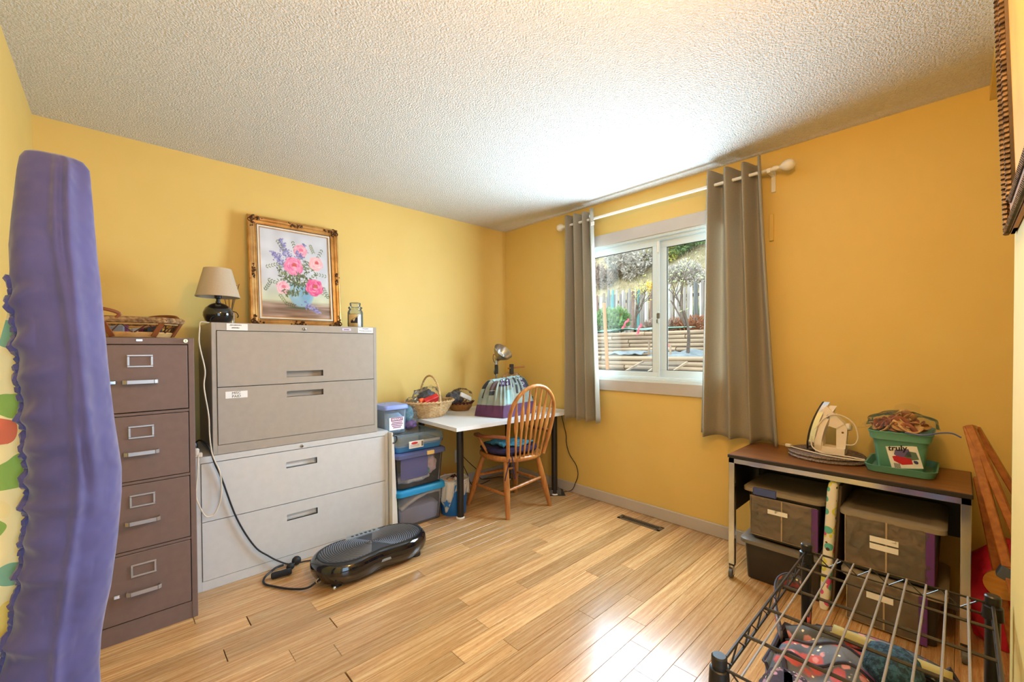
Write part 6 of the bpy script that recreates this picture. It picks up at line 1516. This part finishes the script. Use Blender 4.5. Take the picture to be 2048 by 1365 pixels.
# ------------------------------------------------------------------ quilted bags on the lower shelf
def floral_material(name, base, c1, c2, c3, scale):
    m = mat(name, base, .85, bump=(50, .5, .004)); nt = m.node_tree; n = nt.nodes; L = nt.links; b = n['Principled BSDF']; tc = n.new('ShaderNodeTexCoord')
    nz = n.new('ShaderNodeTexNoise'); nz.inputs['Scale'].default_value = 5; L.new(tc.outputs['Object'], nz.inputs['Vector'])
    r0 = n.new('ShaderNodeValToRGB'); r0.color_ramp.elements[0].position = .35; r0.color_ramp.elements[0].color = (*lin(base), 1); r0.color_ramp.elements[1].position = .7; r0.color_ramp.elements[1].color = (*lin(c3), 1); L.new(nz.outputs['Fac'], r0.inputs[0])
    cur = r0.outputs[0]
    for k, (c, sc, th) in enumerate(((c1, scale, .56), (c2, scale*1.6, .42), ((236, 226, 206), scale*2.6, .30))):
        mp = n.new('ShaderNodeMapping'); mp.inputs['Location'].default_value = (k*3.3, k*1.7, k*.9); L.new(tc.outputs['Object'], mp.inputs[0])
        n2 = n.new('ShaderNodeTexNoise'); n2.inputs['Scale'].default_value = sc*2.2; L.new(mp.outputs[0], n2.inputs['Vector'])
        v = n.new('ShaderNodeTexVoronoi'); v.inputs['Scale'].default_value = sc; L.new(mp.outputs[0], v.inputs['Vector'])
        ad = n.new('ShaderNodeMath'); ad.operation = 'MULTIPLY_ADD'; ad.inputs[1].default_value = .35; L.new(n2.outputs['Fac'], ad.inputs[0]); L.new(v.outputs['Distance'], ad.inputs[2])
        lt = n.new('ShaderNodeMapRange'); lt.inputs['From Min'].default_value = th+.05; lt.inputs['From Max'].default_value = th-.03; L.new(ad.outputs[0], lt.inputs['Value'])
        mx = n.new('ShaderNodeMix'); mx.data_type = 'RGBA'; L.new(lt.outputs[0], mx.inputs[0]); L.new(cur, mx.inputs[6]); mx.inputs[7].default_value = (*lin(c), 1); cur = mx.outputs[2]
    L.new(cur, b.inputs['Base Color'])
floral_material('floral_quilt', (62, 68, 74), (188, 88, 90), (206, 146, 152), (132, 144, 166), 17)
floral_material('plum_floral', (48, 34, 52), (190, 150, 172), (176, 134, 160), (56, 40, 60), 22)
mat('bag_trim', (52, 50, 70), .85); mat('lining_olive', (168, 158, 100), .85); mat('knit_blue', (44, 84, 110), .9, col2=(24, 50, 70), nscale=90, bump=(140, 1, .006), ramp=(.45, .55)); mat('neoprene_black', (30, 28, 30), .8)
fb_ = thing('floral_bag', 'quilted floral bag on the lower shelf of the wire rack', 'bag', (-1.68, -3.02, .255))
BCX, BCY, BHX, BHY = -1.605, -3.025, .14, .185
def bagring(z, f, wob, sd):
    out = []
    for i, p in enumerate(rr(BHX*f, BHY*f, .08, 9, BCX, BCY, z)):
        a = i/40*2*PI; k = 1+wob*fbm(math.cos(a)*2+sd, math.sin(a)*2, z*6); out.append((BCX+(p[0]-BCX)*k, BCY+(p[1]-BCY)*k, z+wob*.25*fbm(math.cos(a)*3, math.sin(a)*3, sd)))
    return out
lv = [(.262, .86, .03), (.27, .94, .05), (.32, 1.0, .1), (.38, 1.0, .14), (.43, .96, .18), (.465, .93, .22)]
MB().loft([bagring(z, f, w, 2) for z, f, w in lv], True, False).loft([bagring(z, f*.97, w, 2) for z, f, w in lv], True, False).build('bag_body', 'floral_quilt', fb_, True)
MB().tube(bagring(.467, .93, .22, 2), .006, 6, close=True).build('binding', 'bag_trim', fb_, True)
MB().tube(bagring(.43, .985, .18, 2), .004, 6, close=True).build('binding', 'bag_trim', fb_, True)
def strap(pts, w, nm='strap', m='floral_quilt', edge_on=False):
    P = [Vector(p) for p in pts]; Q = []
    for i in range(len(P)-1):
        p0 = P[max(0, i-1)]; p1 = P[i]; p2 = P[i+1]; p3 = P[min(len(P)-1, i+2)]
        for k in range(8): t = k/8; Q.append(.5*((2*p1)+(p2-p0)*t+(2*p0-5*p1+4*p2-p3)*t*t+(3*p1-p0-3*p2+p3)*t**3))
    Q.append(P[-1]); mb = MB(); vs = []
    for i, p in enumerate(Q):
        d = (Q[min(i+1, len(Q)-1)]-Q[max(i-1, 0)]).normalized(); s = Vector((0, 0, w)) if edge_on else d.cross(Vector((-.6, -.3, .7))).normalized()*w; vs += [tuple(p-s), tuple(p+s)]
    mb.add(vs, [(2*i, 2*i+1, 2*i+3, 2*i+2) for i in range(len(Q)-1)])
    o = mb.build(nm, m, fb_, True, solid=.006)
    MB().tube([vs[2*i] for i in range(len(Q))], .003, 5).build('strap_binding', 'bag_trim', o); MB().tube([vs[2*i+1] for i in range(len(Q))], .003, 5).build('strap_binding', 'bag_trim', o)
strap([(-1.60, -2.85, .47), (-1.52, -2.815, .505), (-1.43, -2.795, .525), (-1.375, -2.82, .53), (-1.39, -2.87, .52), (-1.45, -2.885, .50), (-1.50, -2.89, .48)], .02, edge_on=True)
strap([(-1.58, -2.86, .475), (-1.54, -2.95, .498), (-1.50, -3.05, .492), (-1.49, -3.14, .478), (-1.50, -3.18, .46)], .019)
def flap(u, v): return (-1.735+.26*u, -2.855-.325*v, .452+.045*math.sin(u*PI)*math.sin(v*PI)**.6+.016*fbm(u*4, v*5, 2)+.010*math.sin(v*14+u*5))
MB().grid(flap, 40, 36).build('quilted_top', 'floral_quilt', fb_, True, solid=.005)
for u0 in (.22, .5, .80): MB().tube([Vector(flap(u0+.10*math.sin(t*3), t))+Vector((0, 0, .004)) for t in np.linspace(.02, .98, 24)], .0042, 6).build('binding', 'bag_trim', fb_, True)
tag(MB().grid(lambda u, v: (-1.545+.04*u+.02*v, -2.95-.22*v, .505+.008*math.sin(u*3)-.018*v), 12, 12).build('olive_folder', 'lining_olive', smooth=True, solid=.008), 'olive folder lying on the floral bag', 'folder')
pbg = thing('plum_pouch', 'plum pouch with pale flowers and black side, at the near end of the wire rack', 'pouch', (-1.84, -2.95, .255))
def pring(z, f): return rr(.075*f, .055*f, .03, 6, -1.845, -2.925, z, .25)
MB().loft([pring(.256, .9), pring(.27, 1.0), pring(.42, 1.0), pring(.49, .92), pring(.52, .7), pring(.525, .4)]).build('pouch_body', 'plum_floral', pbg, True)
MB().tube([(p[0], p[1], p[2]) for p in pring(.472, .975)], .005, 6, close=True).build('zip_binding', 'bag_trim', pbg, True)
MB().loft([rr(.06, .05, .03, 6, -1.825, -3.035, z, .15) if f else None for z, f in ((.256, 1), (.50, 1))]).build('black_side', 'neoprene_black', pbg, True)
tag(blob((-1.62, -3.075, .525), .055, .15, 77, 1.2, 1.0, .7).build('knit_hat', 'knit_blue', smooth=True), 'dark blue knitted lump on the floral bag', 'knitwear')
